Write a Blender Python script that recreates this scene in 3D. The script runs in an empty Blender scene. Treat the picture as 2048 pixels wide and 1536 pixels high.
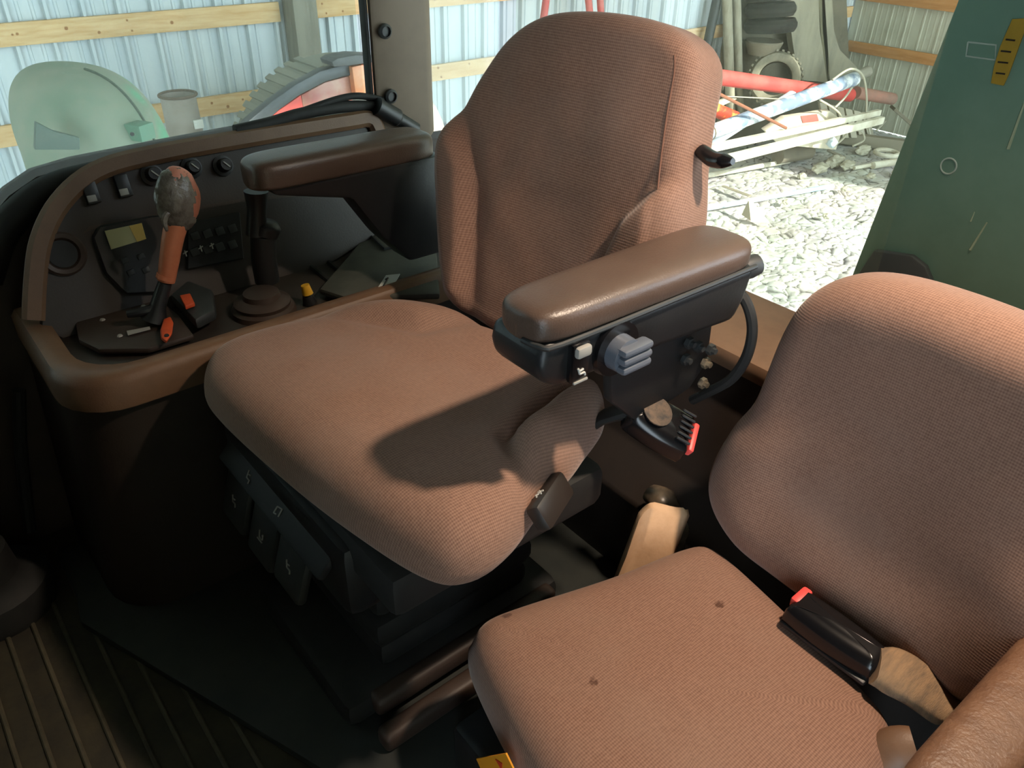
import bpy, bmesh, math, random
from mathutils import Vector, Matrix, noise
random.seed(7)
R = math.radians
sc = bpy.context.scene
col = sc.collection

# ---------------------------------------------------------------- camera
H = 1.05                                   # lens height above the cab floor (z = 0); X runs to the tractor's rear, Y to its right side
FOC, PITCH, ROLL, YAW = 1580.0, R(33.0), R(1.2), R(40.0)
fh = Vector((math.sin(YAW), math.cos(YAW), 0)); rh = Vector((math.cos(YAW), -math.sin(YAW), 0)); UP = Vector((0, 0, 1))
fw = math.cos(PITCH) * fh - math.sin(PITCH) * UP
u0 = math.sin(PITCH) * fh + math.cos(PITCH) * UP
cr = math.cos(ROLL) * rh + math.sin(ROLL) * u0
cu = math.cos(ROLL) * u0 - math.sin(ROLL) * rh
CAM = Vector((0, 0, H))
cd = bpy.data.cameras.new('camera'); cam = bpy.data.objects.new('camera', cd); col.objects.link(cam)
cd.sensor_width = 36.0; cd.lens = FOC / 2048 * 36; cd.clip_start = 0.01; cd.clip_end = 100
m = Matrix((cr, cu, -fw)).transposed().to_4x4(); m.translation = CAM; cam.matrix_world = m
sc.camera = cam

def at(px, py, z=None, x=None, y=None):
    """world point seen at a photo pixel, on the plane z / x / y = const"""
    v = fw + (px - 1024) / FOC * cr - (py - 768) / FOC * cu
    s = (z - H) / v.z if z is not None else (x / v.x if x is not None else y / v.y)
    return CAM + s * v

# ---------------------------------------------------------------- light
sc.view_settings.view_transform = 'Standard'; sc.view_settings.look = 'None'
sc.view_settings.gamma = 1.0; sc.view_settings.exposure = 0.0
try: sc.view_settings.use_curve_mapping = False
except Exception: pass
try:
    sc.cycles.use_denoising = True
    sc.cycles.max_bounces = 8; sc.cycles.transparent_max_bounces = 12
    sc.cycles.sample_clamp_indirect = 6.0; sc.cycles.caustics_reflective = False; sc.cycles.caustics_refractive = False
except Exception: pass

W = bpy.data.worlds.new('sky'); sc.world = W; W.use_nodes = True
bg = W.node_tree.nodes['Background']; bg.inputs['Color'].default_value = (0.76, 0.90, 1.0, 1); bg.inputs['Strength'].default_value = 7.0

def lamp(name, kind, loc, color, energy, **k):
    d = bpy.data.lights.new(name, kind); d.color = color; d.energy = energy
    for a, b in k.items(): setattr(d, a, b)
    o = bpy.data.objects.new(name, d); o.location = loc; col.objects.link(o); return o
sun = lamp('sun', 'SUN', (9, -6, 6), (1.0, 0.96, 0.88), 9.5, angle=R(0.6))
sun.rotation_euler = Vector((0.24, -0.97, 0.58)).to_track_quat('Z', 'Y').to_euler()
dome = lamp('cab_dome_light', 'SPOT', (0.86, 0.13, 1.46), (1.0, 0.79, 0.60), 70.0, shadow_soft_size=0.03, spot_size=R(84), spot_blend=1.0)
dome.rotation_euler = (Vector((0.86, 0.13, 1.46)) - Vector((0.62, 0.38, 0.4))).to_track_quat('Z', 'Y').to_euler()

# ---------------------------------------------------------------- materials
def lin(c):
    return tuple(((v / 255) / 12.92 if v / 255 <= 0.04045 else ((v / 255 + 0.055) / 1.055) ** 2.4) for v in c)
MATS = {}
def mat(name, c, rough=0.6, c2=None, nscale=8.0, nlo=0.4, nhi=0.65, bump=0.0, bscale=60.0, metal=0.0, spec=0.5, sheen=0.0, emit=None, stretch=None, coat=0.0):
    if name in MATS: return MATS[name]
    m = bpy.data.materials.new(name); m.use_nodes = True; MATS[name] = m
    nt = m.node_tree; N = nt.nodes; L = nt.links; b = N['Principled BSDF']
    b.inputs['Roughness'].default_value = rough; b.inputs['Metallic'].default_value = metal
    b.inputs['Specular IOR Level'].default_value = spec
    b.inputs['Base Color'].default_value = (*lin(c), 1)
    if sheen: b.inputs['Sheen Weight'].default_value = sheen; b.inputs['Sheen Roughness'].default_value = 0.5
    if coat: b.inputs['Coat Weight'].default_value = coat; b.inputs['Coat Roughness'].default_value = 0.15
    tc = N.new('ShaderNodeTexCoord'); mp = N.new('ShaderNodeMapping'); L.new(tc.outputs['Object'], mp.inputs[0])
    if stretch: mp.inputs['Scale'].default_value = stretch
    if c2:
        n = N.new('ShaderNodeTexNoise'); n.inputs['Scale'].default_value = nscale; n.inputs['Detail'].default_value = 6; n.inputs['Roughness'].default_value = 0.65
        L.new(mp.outputs[0], n.inputs[0])
        r = N.new('ShaderNodeValToRGB'); r.color_ramp.elements[0].position = nlo; r.color_ramp.elements[1].position = nhi
        r.color_ramp.elements[0].color = (*lin(c), 1); r.color_ramp.elements[1].color = (*lin(c2), 1)
        L.new(n.outputs['Fac'], r.inputs[0]); L.new(r.outputs[0], b.inputs['Base Color'])
    if bump:
        n = N.new('ShaderNodeTexNoise'); n.inputs['Scale'].default_value = bscale; n.inputs['Detail'].default_value = 5
        L.new(mp.outputs[0], n.inputs[0])
        bp = N.new('ShaderNodeBump'); bp.inputs['Strength'].default_value = bump; bp.inputs['Distance'].default_value = 0.004
        L.new(n.outputs['Fac'], bp.inputs['Height']); L.new(bp.outputs[0], b.inputs['Normal'])
    return m

def fabric(name, base, dark, dusty, k=1800.0, spots=False):
    """woven moquette: a fine thread grid, worn patches and dust"""
    m = bpy.data.materials.new(name); m.use_nodes = True; MATS[name] = m
    nt = m.node_tree; N = nt.nodes; L = nt.links; b = N['Principled BSDF']
    b.inputs['Roughness'].default_value = 0.95; b.inputs['Specular IOR Level'].default_value = 0.12
    b.inputs['Sheen Weight'].default_value = 0.25; b.inputs['Sheen Roughness'].default_value = 0.45; b.inputs['Sheen Tint'].default_value = (0.9, 0.8, 0.75, 1)
    uv = N.new('ShaderNodeUVMap'); uv.uv_map = 'UVMap'
    sep = N.new('ShaderNodeSeparateXYZ'); L.new(uv.outputs[0], sep.inputs[0])
    def mth(op, a, c=None):
        n = N.new('ShaderNodeMath'); n.operation = op
        for i, v in enumerate((a, c)):
            if v is None: continue
            if isinstance(v, (int, float)): n.inputs[i].default_value = v
            else: L.new(v, n.inputs[i])
        return n.outputs[0]
    sx = mth('SINE', mth('MULTIPLY', sep.outputs[0], k * 1.25)); sy = mth('SINE', mth('MULTIPLY', sep.outputs[1], k))
    g = mth('ADD', mth('MULTIPLY', sx, 0.13), mth('MULTIPLY', sy, 0.19)); g = mth('ADD', g, 0.5)
    tc = N.new('ShaderNodeTexCoord')
    nf = N.new('ShaderNodeTexNoise'); nf.inputs['Scale'].default_value = 220; nf.inputs['Detail'].default_value = 3; L.new(tc.outputs['Object'], nf.inputs[0])
    nb = N.new('ShaderNodeTexNoise'); nb.inputs['Scale'].default_value = 7; nb.inputs['Detail'].default_value = 5; L.new(tc.outputs['Object'], nb.inputs[0])
    g2 = mth('ADD', mth('MULTIPLY', g, 0.65), mth('MULTIPLY', nf.outputs['Fac'], 0.35))
    r = N.new('ShaderNodeValToRGB'); r.color_ramp.elements[0].position = 0.25; r.color_ramp.elements[1].position = 0.75
    r.color_ramp.elements[0].color = (*lin(dark), 1); r.color_ramp.elements[1].color = (*lin(base), 1); L.new(g2, r.inputs[0])
    mx = N.new('ShaderNodeMixRGB'); mx.inputs[2].default_value = (*lin(dusty), 1)
    rb = N.new('ShaderNodeValToRGB'); rb.color_ramp.elements[0].position = 0.45; rb.color_ramp.elements[1].position = 0.8; rb.color_ramp.elements[1].color = (0.45, 0.45, 0.45, 1)
    L.new(nb.outputs['Fac'], rb.inputs[0]); L.new(rb.outputs[0], mx.inputs[0]); L.new(r.outputs[0], mx.inputs[1])
    outc = mx.outputs[0]
    if spots:
        v = N.new('ShaderNodeTexVoronoi'); v.inputs['Scale'].default_value = 11; v.inputs['Randomness'].default_value = 1; L.new(tc.outputs['Object'], v.inputs[0])
        rs = N.new('ShaderNodeValToRGB'); rs.color_ramp.elements[0].position = 0.05; rs.color_ramp.elements[1].position = 0.085
        rs.color_ramp.elements[0].color = (0.45, 0.40, 0.38, 1); rs.color_ramp.elements[1].color = (1, 1, 1, 1)
        nd = N.new('ShaderNodeMath'); nd.operation = 'ADD'; L.new(v.outputs['Distance'], nd.inputs[0]); L.new(mth('MULTIPLY', mth('SUBTRACT', nf.outputs['Fac'], 0.5), 0.12), nd.inputs[1])
        L.new(nd.outputs[0], rs.inputs[0])
        m2 = N.new('ShaderNodeMixRGB'); m2.blend_type = 'MULTIPLY'; m2.inputs[0].default_value = 1; L.new(outc, m2.inputs[1]); L.new(rs.outputs[0], m2.inputs[2]); outc = m2.outputs[0]
    L.new(outc, b.inputs['Base Color'])
    bp = N.new('ShaderNodeBump'); bp.inputs['Strength'].default_value = 0.35; bp.inputs['Distance'].default_value = 0.0012
    L.new(g2, bp.inputs['Height']); L.new(bp.outputs[0], b.inputs['Normal'])
    return m

def glassmat(name, tint, dust, dustcol, gloss):
    m = bpy.data.materials.new(name); m.use_nodes = True; nt = m.node_tree; N = nt.nodes; L = nt.links
    N.remove(N['Principled BSDF']); out = N['Material Output']
    t = N.new('ShaderNodeBsdfTransparent'); t.inputs[0].default_value = (*tint, 1)
    d = N.new('ShaderNodeBsdfDiffuse'); d.inputs[0].default_value = (*lin(dustcol), 1)
    tl = N.new('ShaderNodeBsdfTranslucent'); tl.inputs[0].default_value = (*lin(dustcol), 1)
    dd = N.new('ShaderNodeMixShader'); dd.inputs[0].default_value = 0.6; L.new(d.outputs[0], dd.inputs[1]); L.new(tl.outputs[0], dd.inputs[2])
    tc = N.new('ShaderNodeTexCoord'); n = N.new('ShaderNodeTexNoise'); n.inputs['Scale'].default_value = 3.5; n.inputs['Detail'].default_value = 4; L.new(tc.outputs['Object'], n.inputs[0])
    mr = N.new('ShaderNodeMapRange'); mr.inputs['From Min'].default_value = 0.3; mr.inputs['From Max'].default_value = 0.75
    mr.inputs['To Min'].default_value = dust * 0.6; mr.inputs['To Max'].default_value = dust * 1.6; L.new(n.outputs['Fac'], mr.inputs['Value'])
    a = N.new('ShaderNodeMixShader'); L.new(mr.outputs[0], a.inputs[0]); L.new(t.outputs[0], a.inputs[1]); L.new(dd.outputs[0], a.inputs[2])
    gl = N.new('ShaderNodeBsdfGlossy'); gl.inputs['Roughness'].default_value = 0.03
    b = N.new('ShaderNodeMixShader'); b.inputs[0].default_value = gloss; L.new(a.outputs[0], b.inputs[1]); L.new(gl.outputs[0], b.inputs[2])
    L.new(b.outputs[0], out.inputs[0]); return m

M_FAB = fabric('fabric_operator', (156, 122, 105), (112, 85, 72), (144, 122, 110))
M_FAB2 = fabric('fabric_buddy', (158, 122, 104), (114, 85, 71), (146, 122, 106), spots=True)
M_VINYL = mat('brown_vinyl', (88, 71, 61), 0.36, (78, 62, 53), 6, bump=0.12, bscale=500, spec=0.5)
M_VINYL_G = mat('grained_vinyl', (120, 88, 66), 0.45, (104, 74, 55), 40, bump=0.35, bscale=260)
M_BLACK = mat('black_plastic', (26, 28, 30), 0.42, (34, 35, 36), 12, bump=0.05, bscale=300)
M_BLACKG = mat('gloss_black', (18, 18, 20), 0.22)
M_CHAR = mat('charcoal_plastic', (42, 45, 46), 0.5, (52, 54, 54), 20)
M_RUB = mat('black_rubber', (20, 21, 21), 0.7, (30, 30, 29), 30)
M_BROWN = mat('brown_trim', (112, 84, 62), 0.5, (98, 72, 54), 9, bump=0.08, bscale=400)
M_BROWND = mat('dark_brown_plastic', (62, 48, 40), 0.55, (50, 40, 34), 7, bump=0.08, bscale=300)
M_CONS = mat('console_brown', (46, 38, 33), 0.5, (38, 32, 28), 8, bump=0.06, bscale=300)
M_LEDGE = mat('ledge_brown', (122, 94, 72), 0.6, (108, 82, 62), 10)
M_ORANGE = mat('orange_plastic', (214, 84, 40), 0.5, (190, 74, 40), 30)
M_ORTAPE = mat('orange_grip', (204, 124, 88), 0.45, (186, 108, 76), 25)
M_PINK = mat('faded_orange', (206, 132, 108), 0.5, (188, 112, 88), 40)
M_WRAP = mat('torn_plastic_wrap', (128, 122, 112), 0.25, (88, 82, 74), 45, bump=0.9, bscale=55)
M_RED = mat('buckle_red', (236, 82, 78), 0.45)
M_YEL = mat('yellow_plastic', (214, 164, 40), 0.5)
M_LCD = mat('lcd_screen', (206, 200, 150), 0.3, (192, 194, 160), 3)
M_LCDY = mat('lcd_yellow_film', (230, 196, 112), 0.35)  # yellower tone for one part of the screen
M_WHITE = mat('white_print', (190, 190, 184), 0.7)
M_GREY = mat('grey_rocker', (150, 148, 142), 0.5)
M_STEEL = mat('zinc_bolt', (150, 138, 118), 0.4, (96, 84, 70), 60, metal=0.6)
M_SILV = mat('blue_grey_knob', (92, 98, 108), 0.3, spec=0.7)
M_CLOTH = mat('beige_cloth', (214, 176, 140), 0.9, (196, 156, 120), 14, bump=0.3, bscale=40)
M_WEB = mat('belt_webbing', (150, 122, 92), 0.85, (112, 94, 76), 25, stretch=(1, 5, 1), bump=0.3, bscale=200)
M_GREEN = mat('dark_green_paint', (102, 134, 116), 0.45, (116, 148, 130), 3, spec=0.25)
M_STKY = mat('sticker_yellow', (168, 138, 36), 0.6, (150, 124, 30), 12)
M_RIB = mat('mat_rib', (84, 78, 62), 0.7, (64, 60, 48), 20)
M_MAT = mat('floor_mat', (46, 42, 33), 0.8, (62, 56, 40), 14, bump=0.3, bscale=90)
M_MATD = mat('floor_platform_shade', (34, 38, 36), 0.65, (44, 46, 42), 10)
M_PILL = mat('pillar_grey', (116, 101, 85), 0.6, (104, 90, 76), 6)
M_SHEET = mat('galvanised_sheet', (206, 214, 218), 0.5, (184, 196, 204), 2.0, nlo=0.35, nhi=0.7, stretch=(3, 3, .4), metal=0.0)
M_SHEETE = mat('shaded_liner_sheet', (186, 186, 168), 0.6, (170, 170, 152), 2.0)  # weaker light on the end wall put into a darker, greener sheet colour
M_WOOD = mat('pine_girt', (222, 188, 140), 0.75, (204, 162, 108), 5, stretch=(.6, 6, 6), bump=0.2, bscale=30)
M_WOODO = mat('orange_girt', (204, 146, 88), 0.75, (186, 128, 72), 5, stretch=(6, .6, 6))
M_KNOT = mat('wood_knot', (158, 110, 66), 0.8)
M_POST = mat('grey_post', (140, 136, 122), 0.85, (118, 114, 102), 4, stretch=(4, 4, .5))
M_DIRT = None

# ---------------------------------------------------------------- object helpers
ORG = {}
def new(name, mesh, parent=None):
    o = bpy.data.objects.new(name, mesh); col.objects.link(o)
    if parent is not None: o.parent = parent
    return o
def thing(name, label, cat, loc, group=None):
    o = new(name, None); o.location = loc; o.empty_display_size = 0.05
    o['label'] = label; o['category'] = cat
    if group: o['group'] = group
    ORG[o] = Vector(loc); return o
def obj(name, bm, material, parent=None, label=None, smooth=35, kind=None, keep=False):
    """link a bmesh (world coordinates) as ONE object, under its thing if given"""
    org = ORG.get(parent, Vector((0, 0, 0))) if parent is not None else Vector((0, 0, 0))
    if parent is None and not keep:
        cs = [v.co for v in bm.verts]
        org = Vector((sum(c.x for c in cs) / len(cs), sum(c.y for c in cs) / len(cs), min(c.z for c in cs)))
    bmesh.ops.recalc_face_normals(bm, faces=bm.faces)
    bmesh.ops.translate(bm, verts=bm.verts, vec=-org)
    me = bpy.data.meshes.new(name); bm.to_mesh(me); bm.free()
    me.materials.append(material)
    if smooth:
        me.polygons.foreach_set('use_smooth', [True] * len(me.polygons))
        try: me.set_sharp_from_angle(angle=R(smooth))
        except Exception: pass
    o = new(name, me, parent)
    if parent is None: o.location = org
    ORG[o] = org
    if label: o['label'] = label
    if kind: o['kind'] = kind
    return o
def tag(o, label, cat, group=None):
    o['label'] = label; o['category'] = cat
    if group: o['group'] = group
    return o
def struct(name, bm, material, smooth=35):
    o = obj(name, bm, material, None, smooth=smooth); o['kind'] = 'structure'; return o
def B(): return bmesh.new()
def V(*a): return Vector(a)
def box(bm, c, s, bev=0.0, rot=None, seg=2):
    r = bmesh.ops.create_cube(bm, size=1.0); vs = r['verts']
    bmesh.ops.scale(bm, vec=Vector(s), verts=vs)
    if bev:
        es = list({e for v in vs for e in v.link_edges})
        g = bmesh.ops.bevel(bm, geom=es, offset=bev, segments=seg, profile=0.5, affect='EDGES')
        vs = list({v for f in g['faces'] for v in f.verts} | {v for v in vs if v.is_valid})
        allv = set(vs); st = list(vs)
        while st:
            v = st.pop()
            for e in v.link_edges:
                w = e.other_vert(v)
                if w not in allv: allv.add(w); st.append(w)
        vs = list(allv)
    if rot is not None: bmesh.ops.rotate(bm, verts=vs, cent=(0, 0, 0), matrix=rot)
    bmesh.ops.translate(bm, verts=vs, vec=Vector(c)); return bm
def axes(d):
    d = Vector(d).normalized(); a = Vector((0, 0, 1)) if abs(d.z) < 0.95 else Vector((1, 0, 0))
    s = d.cross(a).normalized(); return s, s.cross(d).normalized()
def tube(bm, pts, r, n=12, cap=True, flat=1.0, smoothpath=0):
    """sweep a circle (or ellipse, flat<1) along points; r a number or a list"""
    pts = [Vector(p) for p in pts]
    rs = r if isinstance(r, (list, tuple)) else [r] * len(pts)
    if smoothpath:
        q = []; qr = []
        for i in range(len(pts) - 1):
            p0 = pts[max(i - 1, 0)]; p1 = pts[i]; p2 = pts[i + 1]; p3 = pts[min(i + 2, len(pts) - 1)]
            for k in range(smoothpath):
                t = k / smoothpath
                q.append(0.5 * ((2 * p1) + (p2 - p0) * t + (2 * p0 - 5 * p1 + 4 * p2 - p3) * t * t + (3 * p1 - p0 - 3 * p2 + p3) * t ** 3)); qr.append(rs[i] * (1 - t) + rs[i + 1] * t)
        q.append(pts[-1]); qr.append(rs[-1]); pts, rs = q, qr
    rings = []; side = None
    for i, p in enumerate(pts):
        d = (pts[min(i + 1, len(pts) - 1)] - pts[max(i - 1, 0)]).normalized()
        if side is None: side, up2 = axes(d)
        else:
            side = (side - d * side.dot(d)).normalized(); up2 = side.cross(d).normalized()
        rings.append([bm.verts.new(p + rs[i] * (math.cos(2 * math.pi * k / n) * side + flat * math.sin(2 * math.pi * k / n) * up2)) for k in range(n)])
    for a, b in zip(rings, rings[1:]):
        for k in range(n): bm.faces.new((a[k], a[(k + 1) % n], b[(k + 1) % n], b[k]))
    if cap: bm.faces.new(rings[0][::-1]); bm.faces.new(rings[-1])
    return bm
def cyl(bm, p0, p1, r0, r1=None, n=16): return tube(bm, [p0, p1], [r0, r0 if r1 is None else r1], n)
def lathe(bm, o, ax, prof, n=20):
    """prof: (radius, height along ax) from base to tip"""
    o = Vector(o); ax = Vector(ax).normalized(); s, t = axes(ax); rings = []
    for r, h in prof:
        rings.append([bm.verts.new(o + ax * h + max(r, 1e-4) * (math.cos(2 * math.pi * k / n) * s + math.sin(2 * math.pi * k / n) * t)) for k in range(n)])
    for a, b in zip(rings, rings[1:]):
        for k in range(n): bm.faces.new((a[k], a[(k + 1) % n], b[(k + 1) % n], b[k]))
    bm.faces.new(rings[0][::-1]); bm.faces.new(rings[-1]); return bm
def prism(bm, pts, ext, bev=0.0, seg=2):
    """polygon of 3D points pushed along the vector ext"""
    ext = Vector(ext); a = [bm.verts.new(Vector(p)) for p in pts]; b = [bm.verts.new(Vector(p) + ext) for p in pts]; n = len(pts)
    fs = [bm.faces.new(a[::-1]), bm.faces.new(b)]
    for k in range(n): fs.append(bm.faces.new((a[k], a[(k + 1) % n], b[(k + 1) % n], b[k])))
    if bev:
        bmesh.ops.recalc_face_normals(bm, faces=fs)
        es = list({e for f in fs for e in f.edges})
        bmesh.ops.bevel(bm, geom=es, offset=bev, segments=seg, profile=0.5, affect='EDGES', clamp_overlap=True)
    return bm
def cat2(pts, n):
    """closed Catmull-Rom through 2D points, resampled evenly"""
    q = []; L = len(pts)
    for i in range(L):
        p0, p1, p2, p3 = (Vector(pts[(i + k - 1) % L]) for k in range(4))
        for k in range(16):
            t = k / 16; q.append(0.5 * ((2 * p1) + (p2 - p0) * t + (2 * p0 - 5 * p1 + 4 * p2 - p3) * t * t + (3 * p1 - p0 - 3 * p2 + p3) * t ** 3))
    q.append(q[0]); ds = [0]
    for a, b in zip(q, q[1:]): ds.append(ds[-1] + (b - a).length)
    out = []; j = 0
    for k in range(n):
        d = ds[-1] * k / n
        while ds[j + 1] < d: j += 1
        t = (d - ds[j]) / max(ds[j + 1] - ds[j], 1e-9); out.append(q[j].lerp(q[j + 1], t))
    return out
def pillow(outline, thick, rb, rf, M, disp, n=144, inner=26, crown=0.0, relax=5):
    """upholstered pad: closed outline (a, b), edge radii at back and front, disp(a, b, w) pushes the front out; M maps (a, b, d) to the world"""
    P = cat2(outline, n)
    area = sum(P[i].x * P[(i + 1) % n].y - P[(i + 1) % n].x * P[i].y for i in range(n))
    if area < 0: P = P[::-1]
    def inset(r):
        out = []
        for i in range(n):
            t = (P[(i + 2) % n] - P[(i - 2) % n]).normalized(); out.append(P[i] + Vector((-t.y, t.x)) * r)
        return out
    cx = sum((p.x for p in P)) / n; cy = sum((p.y for p in P)) / n; ctr = Vector((cx, cy))
    Q = inset(rf); rows = []                                # (ring points, depth, arc coordinate)
    for k in range(7):
        a = math.pi / 2 * k / 6; rows.append((inset(rb * (1 - math.sin(a))), rb * (1 - math.cos(a)) if rb else 0, 0.0))
    for k in range(1, 4): rows.append((P, rb + (thick - rb - rf) * k / 3, 0.15))
    for k in range(1, 11):
        a = math.pi / 2 * k / 10; rows.append((inset(rf * (1 - math.cos(a))), thick - rf + rf * math.sin(a), 0.2 + 0.5 * k / 10))
    for k in range(1, inner):
        s = 1 - k / inner; rows.append(([ctr + (p - ctr) * s for p in Q], thick + crown * (1 - s * s), 1.0))
    NI = [(lambda t: Vector((-t.y, t.x)))((P[(i + 2) % n] - P[(i - 2) % n]).normalized()) for i in range(n)]
    bm = B(); uvl = bm.loops.layers.uv.new('UVMap'); uvs = {}
    vr = []
    per = sum((P[(i + 1) % n] - P[i]).length for i in range(n))
    for ri, (ring, d, w) in enumerate(rows):
        rowv = []
        for i, p in enumerate(ring):
            dd = disp(p.x, p.y, w) if w > 0.12 else 0.0
            if isinstance(dd, tuple): a2, b2, dd = dd
            else: a2 = b2 = 0.0
            v = bm.verts.new(M(p.x + a2, p.y + b2, d + dd)); arc = 0.0 if w > .9 else ((1 - (w - .2) / .5) * rf * 1.57 if w >= .2 else rf * 1.57 + thick - rf - d); q_ = p if w > .9 else Q[i] - NI[i] * arc; uvs[v] = (q_.x, q_.y); rowv.append(v)
        vr.append(rowv)
    for a, b in zip(vr, vr[1:]):
        for k in range(n): bm.faces.new((a[k], a[(k + 1) % n], b[(k + 1) % n], b[k]))
    bm.faces.new(vr[0][::-1])
    dd = disp(ctr.x, ctr.y, 1.0); dd = dd[2] if isinstance(dd, tuple) else dd
    c = bm.verts.new(M(ctr.x, ctr.y, thick + crown + dd)); uvs[c] = (ctr.x, ctr.y)
    for k in range(n): bm.faces.new((vr[-1][k], vr[-1][(k + 1) % n], c))
    for f in bm.faces:
        for l in f.loops: l[uvl].uv = uvs[l.vert]
    soft = [v for row in vr[9:] for v in row] + [c]
    for _ in range(relax): bmesh.ops.smooth_vert(bm, verts=soft, factor=0.5, use_axis_x=True, use_axis_y=True, use_axis_z=True)
    return bm
def gauss(x, s): return math.exp(-(x / s) ** 2)
def sstep(a, b, x):
    t = max(0.0, min(1.0, (x - a) / (b - a))); return t * t * (3 - 2 * t)
def segd(px, py, pts):
    """distance to a polyline and signed side"""
    best = 9; sg = 1
    for (ax, ay), (bx, by) in zip(pts, pts[1:]):
        dx, dy = bx - ax, by - ay; t = max(0, min(1, ((px - ax) * dx + (py - ay) * dy) / (dx * dx + dy * dy)))
        ex, ey = px - ax - t * dx, py - ay - t * dy; d = math.hypot(ex, ey)
        if d < best: best = d; sg = 1 if dx * ey - dy * ex > 0 else -1
    return best, sg
def frame(O, yaw, tilt):
    y, t = R(yaw), R(tilt); a = Vector((-math.sin(y), math.cos(y), 0)); rear = Vector((math.cos(y), math.sin(y), 0))
    h = math.sin(t) * rear + math.cos(t) * UP; n = -(math.cos(t) * rear - math.sin(t) * UP); O = Vector(O)
    return lambda A, Hh, D: O + A * a + Hh * h + D * n

#==PART2==
# ---------------------------------------------------------------- shed: ground, walls, girts, posts
def ribprofile(w, majors, minors, hM=0.042, hm=0.010):
    pts = [(0, 0)]; ev = []
    for c in majors: ev += [(c - .016, 0), (c - .010, hM), (c + .010, hM), (c + .016, 0)]
    for c in minors: ev += [(c - .014, 0), (c - .007, hm), (c + .007, hm), (c + .014, 0)]
    ev.sort(); return pts + ev + [(w, 0)]
SW = 0.914
def sheet_mesh(z0, z1):
    bm = B(); pr = ribprofile(SW, [.1143 + .2285 * i for i in range(4)], [.1143 + .2285 * i + s for i in range(4) for s in (.07, .155) if .1143 + .2285 * i + s < SW - .02])
    lo = [bm.verts.new((x, -d, z0)) for x, d in pr]; hi = [bm.verts.new((x, -d, z1)) for x, d in pr]
    for i in range(len(pr) - 1): bm.faces.new((lo[i], lo[i + 1], hi[i + 1], hi[i]))
    me = bpy.data.meshes.new('metal_sheet'); bm.to_mesh(me); bm.free(); return me
GZ = -2.0
wl = new('wall_left', None); wl['kind'] = 'structure'; wl.location = (4, 6.4, GZ); ORG[wl] = Vector((4, 6.4, GZ))
bm = B(); box(bm, (3.2, 6.46, 1.7), (17, .03, 7.4)); obj('backing', bm, M_SHEET, wl)
sm = sheet_mesh(0.0, 7.3); sm.materials.append(M_SHEET)
for i in range(-3, 13):
    o = new('metal_sheet', sm, wl); o.location = (i * SW - 4, 0.0, 0)
def girt(wall, x0, x1, y0, y1, zc, m, n_knots, h=.14):
    bm = B(); box(bm, ((x0 + x1) / 2, (y0 + y1) / 2, zc), (abs(x1 - x0), abs(y1 - y0), h), .004)
    g = obj('girt', bm, m, wall)
    return g
for zc in (0.10, -0.52, -1.14, 0.72, 1.34):
    for x0, x1 in ((-2.5, 2.88), (3.16, 7.4), (7.42, 11.4)):
        g = girt(wl, x0, x1, 6.33, 6.37, zc, M_WOOD, 0)
        for k in range(7 if zc < .5 and x0 < 4 else 0):
            kx = random.uniform(max(x0, .9), min(x1, 5)); bm = B(); lathe(bm, (kx, 6.3305, zc + random.uniform(-.045, .045)), (0, -1, 0), [(random.uniform(.008, .016), 0), (.006, .0015)], 8)
            obj('knot', bm, M_KNOT, g)
for x in (3.02,):
    bm = B(); box(bm, (x, 6.27, .95), (.20, .20, 5.9), .008); obj('post', bm, M_POST, wl)
we = new('wall_back', None); we['kind'] = 'structure'; we.location = (11.5, 1, GZ); ORG[we] = Vector((11.5, 1, GZ))
bm = B(); box(bm, (11.56, .8, 1.7), (.03, 11.4, 7.4)); obj('backing', bm, M_SHEETE, we)
sm2 = sm.copy()
for v in sm2.vertices: v.co.y *= .22
sm2.materials.clear(); sm2.materials.append(M_SHEETE)
for i in range(13):
    o = new('metal_sheet', sm2, we); o.rotation_euler = (0, 0, R(-90)); o.location = (0, 6.38 - i * SW - 1, 0)
for zc in (-.96, -.30, .36): girt(we, 11.41, 11.45, -4, 6.3, zc, M_WOODO, 0)
wn = new('wall_right_blocker', None); wn['kind'] = 'structure'; wn.location = (4, -4, GZ); ORG[wn] = Vector((4, -4, GZ))  # unseen wall added to keep sun off the cab, opening shaped for the sunlit ground
for x0, x1, z0, z1 in ((-2.6, 3.6, -2, 5.4), (12.4, 12.6, -2, 5.4), (3.6, 12.4, 5.05, 5.4)):
    bm = B(); box(bm, ((x0 + x1) / 2, -4.05, (z0 + z1) / 2), (x1 - x0, .1, z1 - z0)); obj('blocker_panel', bm, M_SHEETE, wn)
bm = B(); box(bm, (-5.9, 2.4, 1.7), (.1, 8.0, 7.3)); struct('wall_end_blocker', bm, M_SHEETE)  # unseen partial wall added to block grazing light on the ribbed wall
bm = B(); box(bm, (3.0, 1.2, 5.5), (19, 11.2, .1)); struct('ceiling', bm, M_SHEETE)

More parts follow.
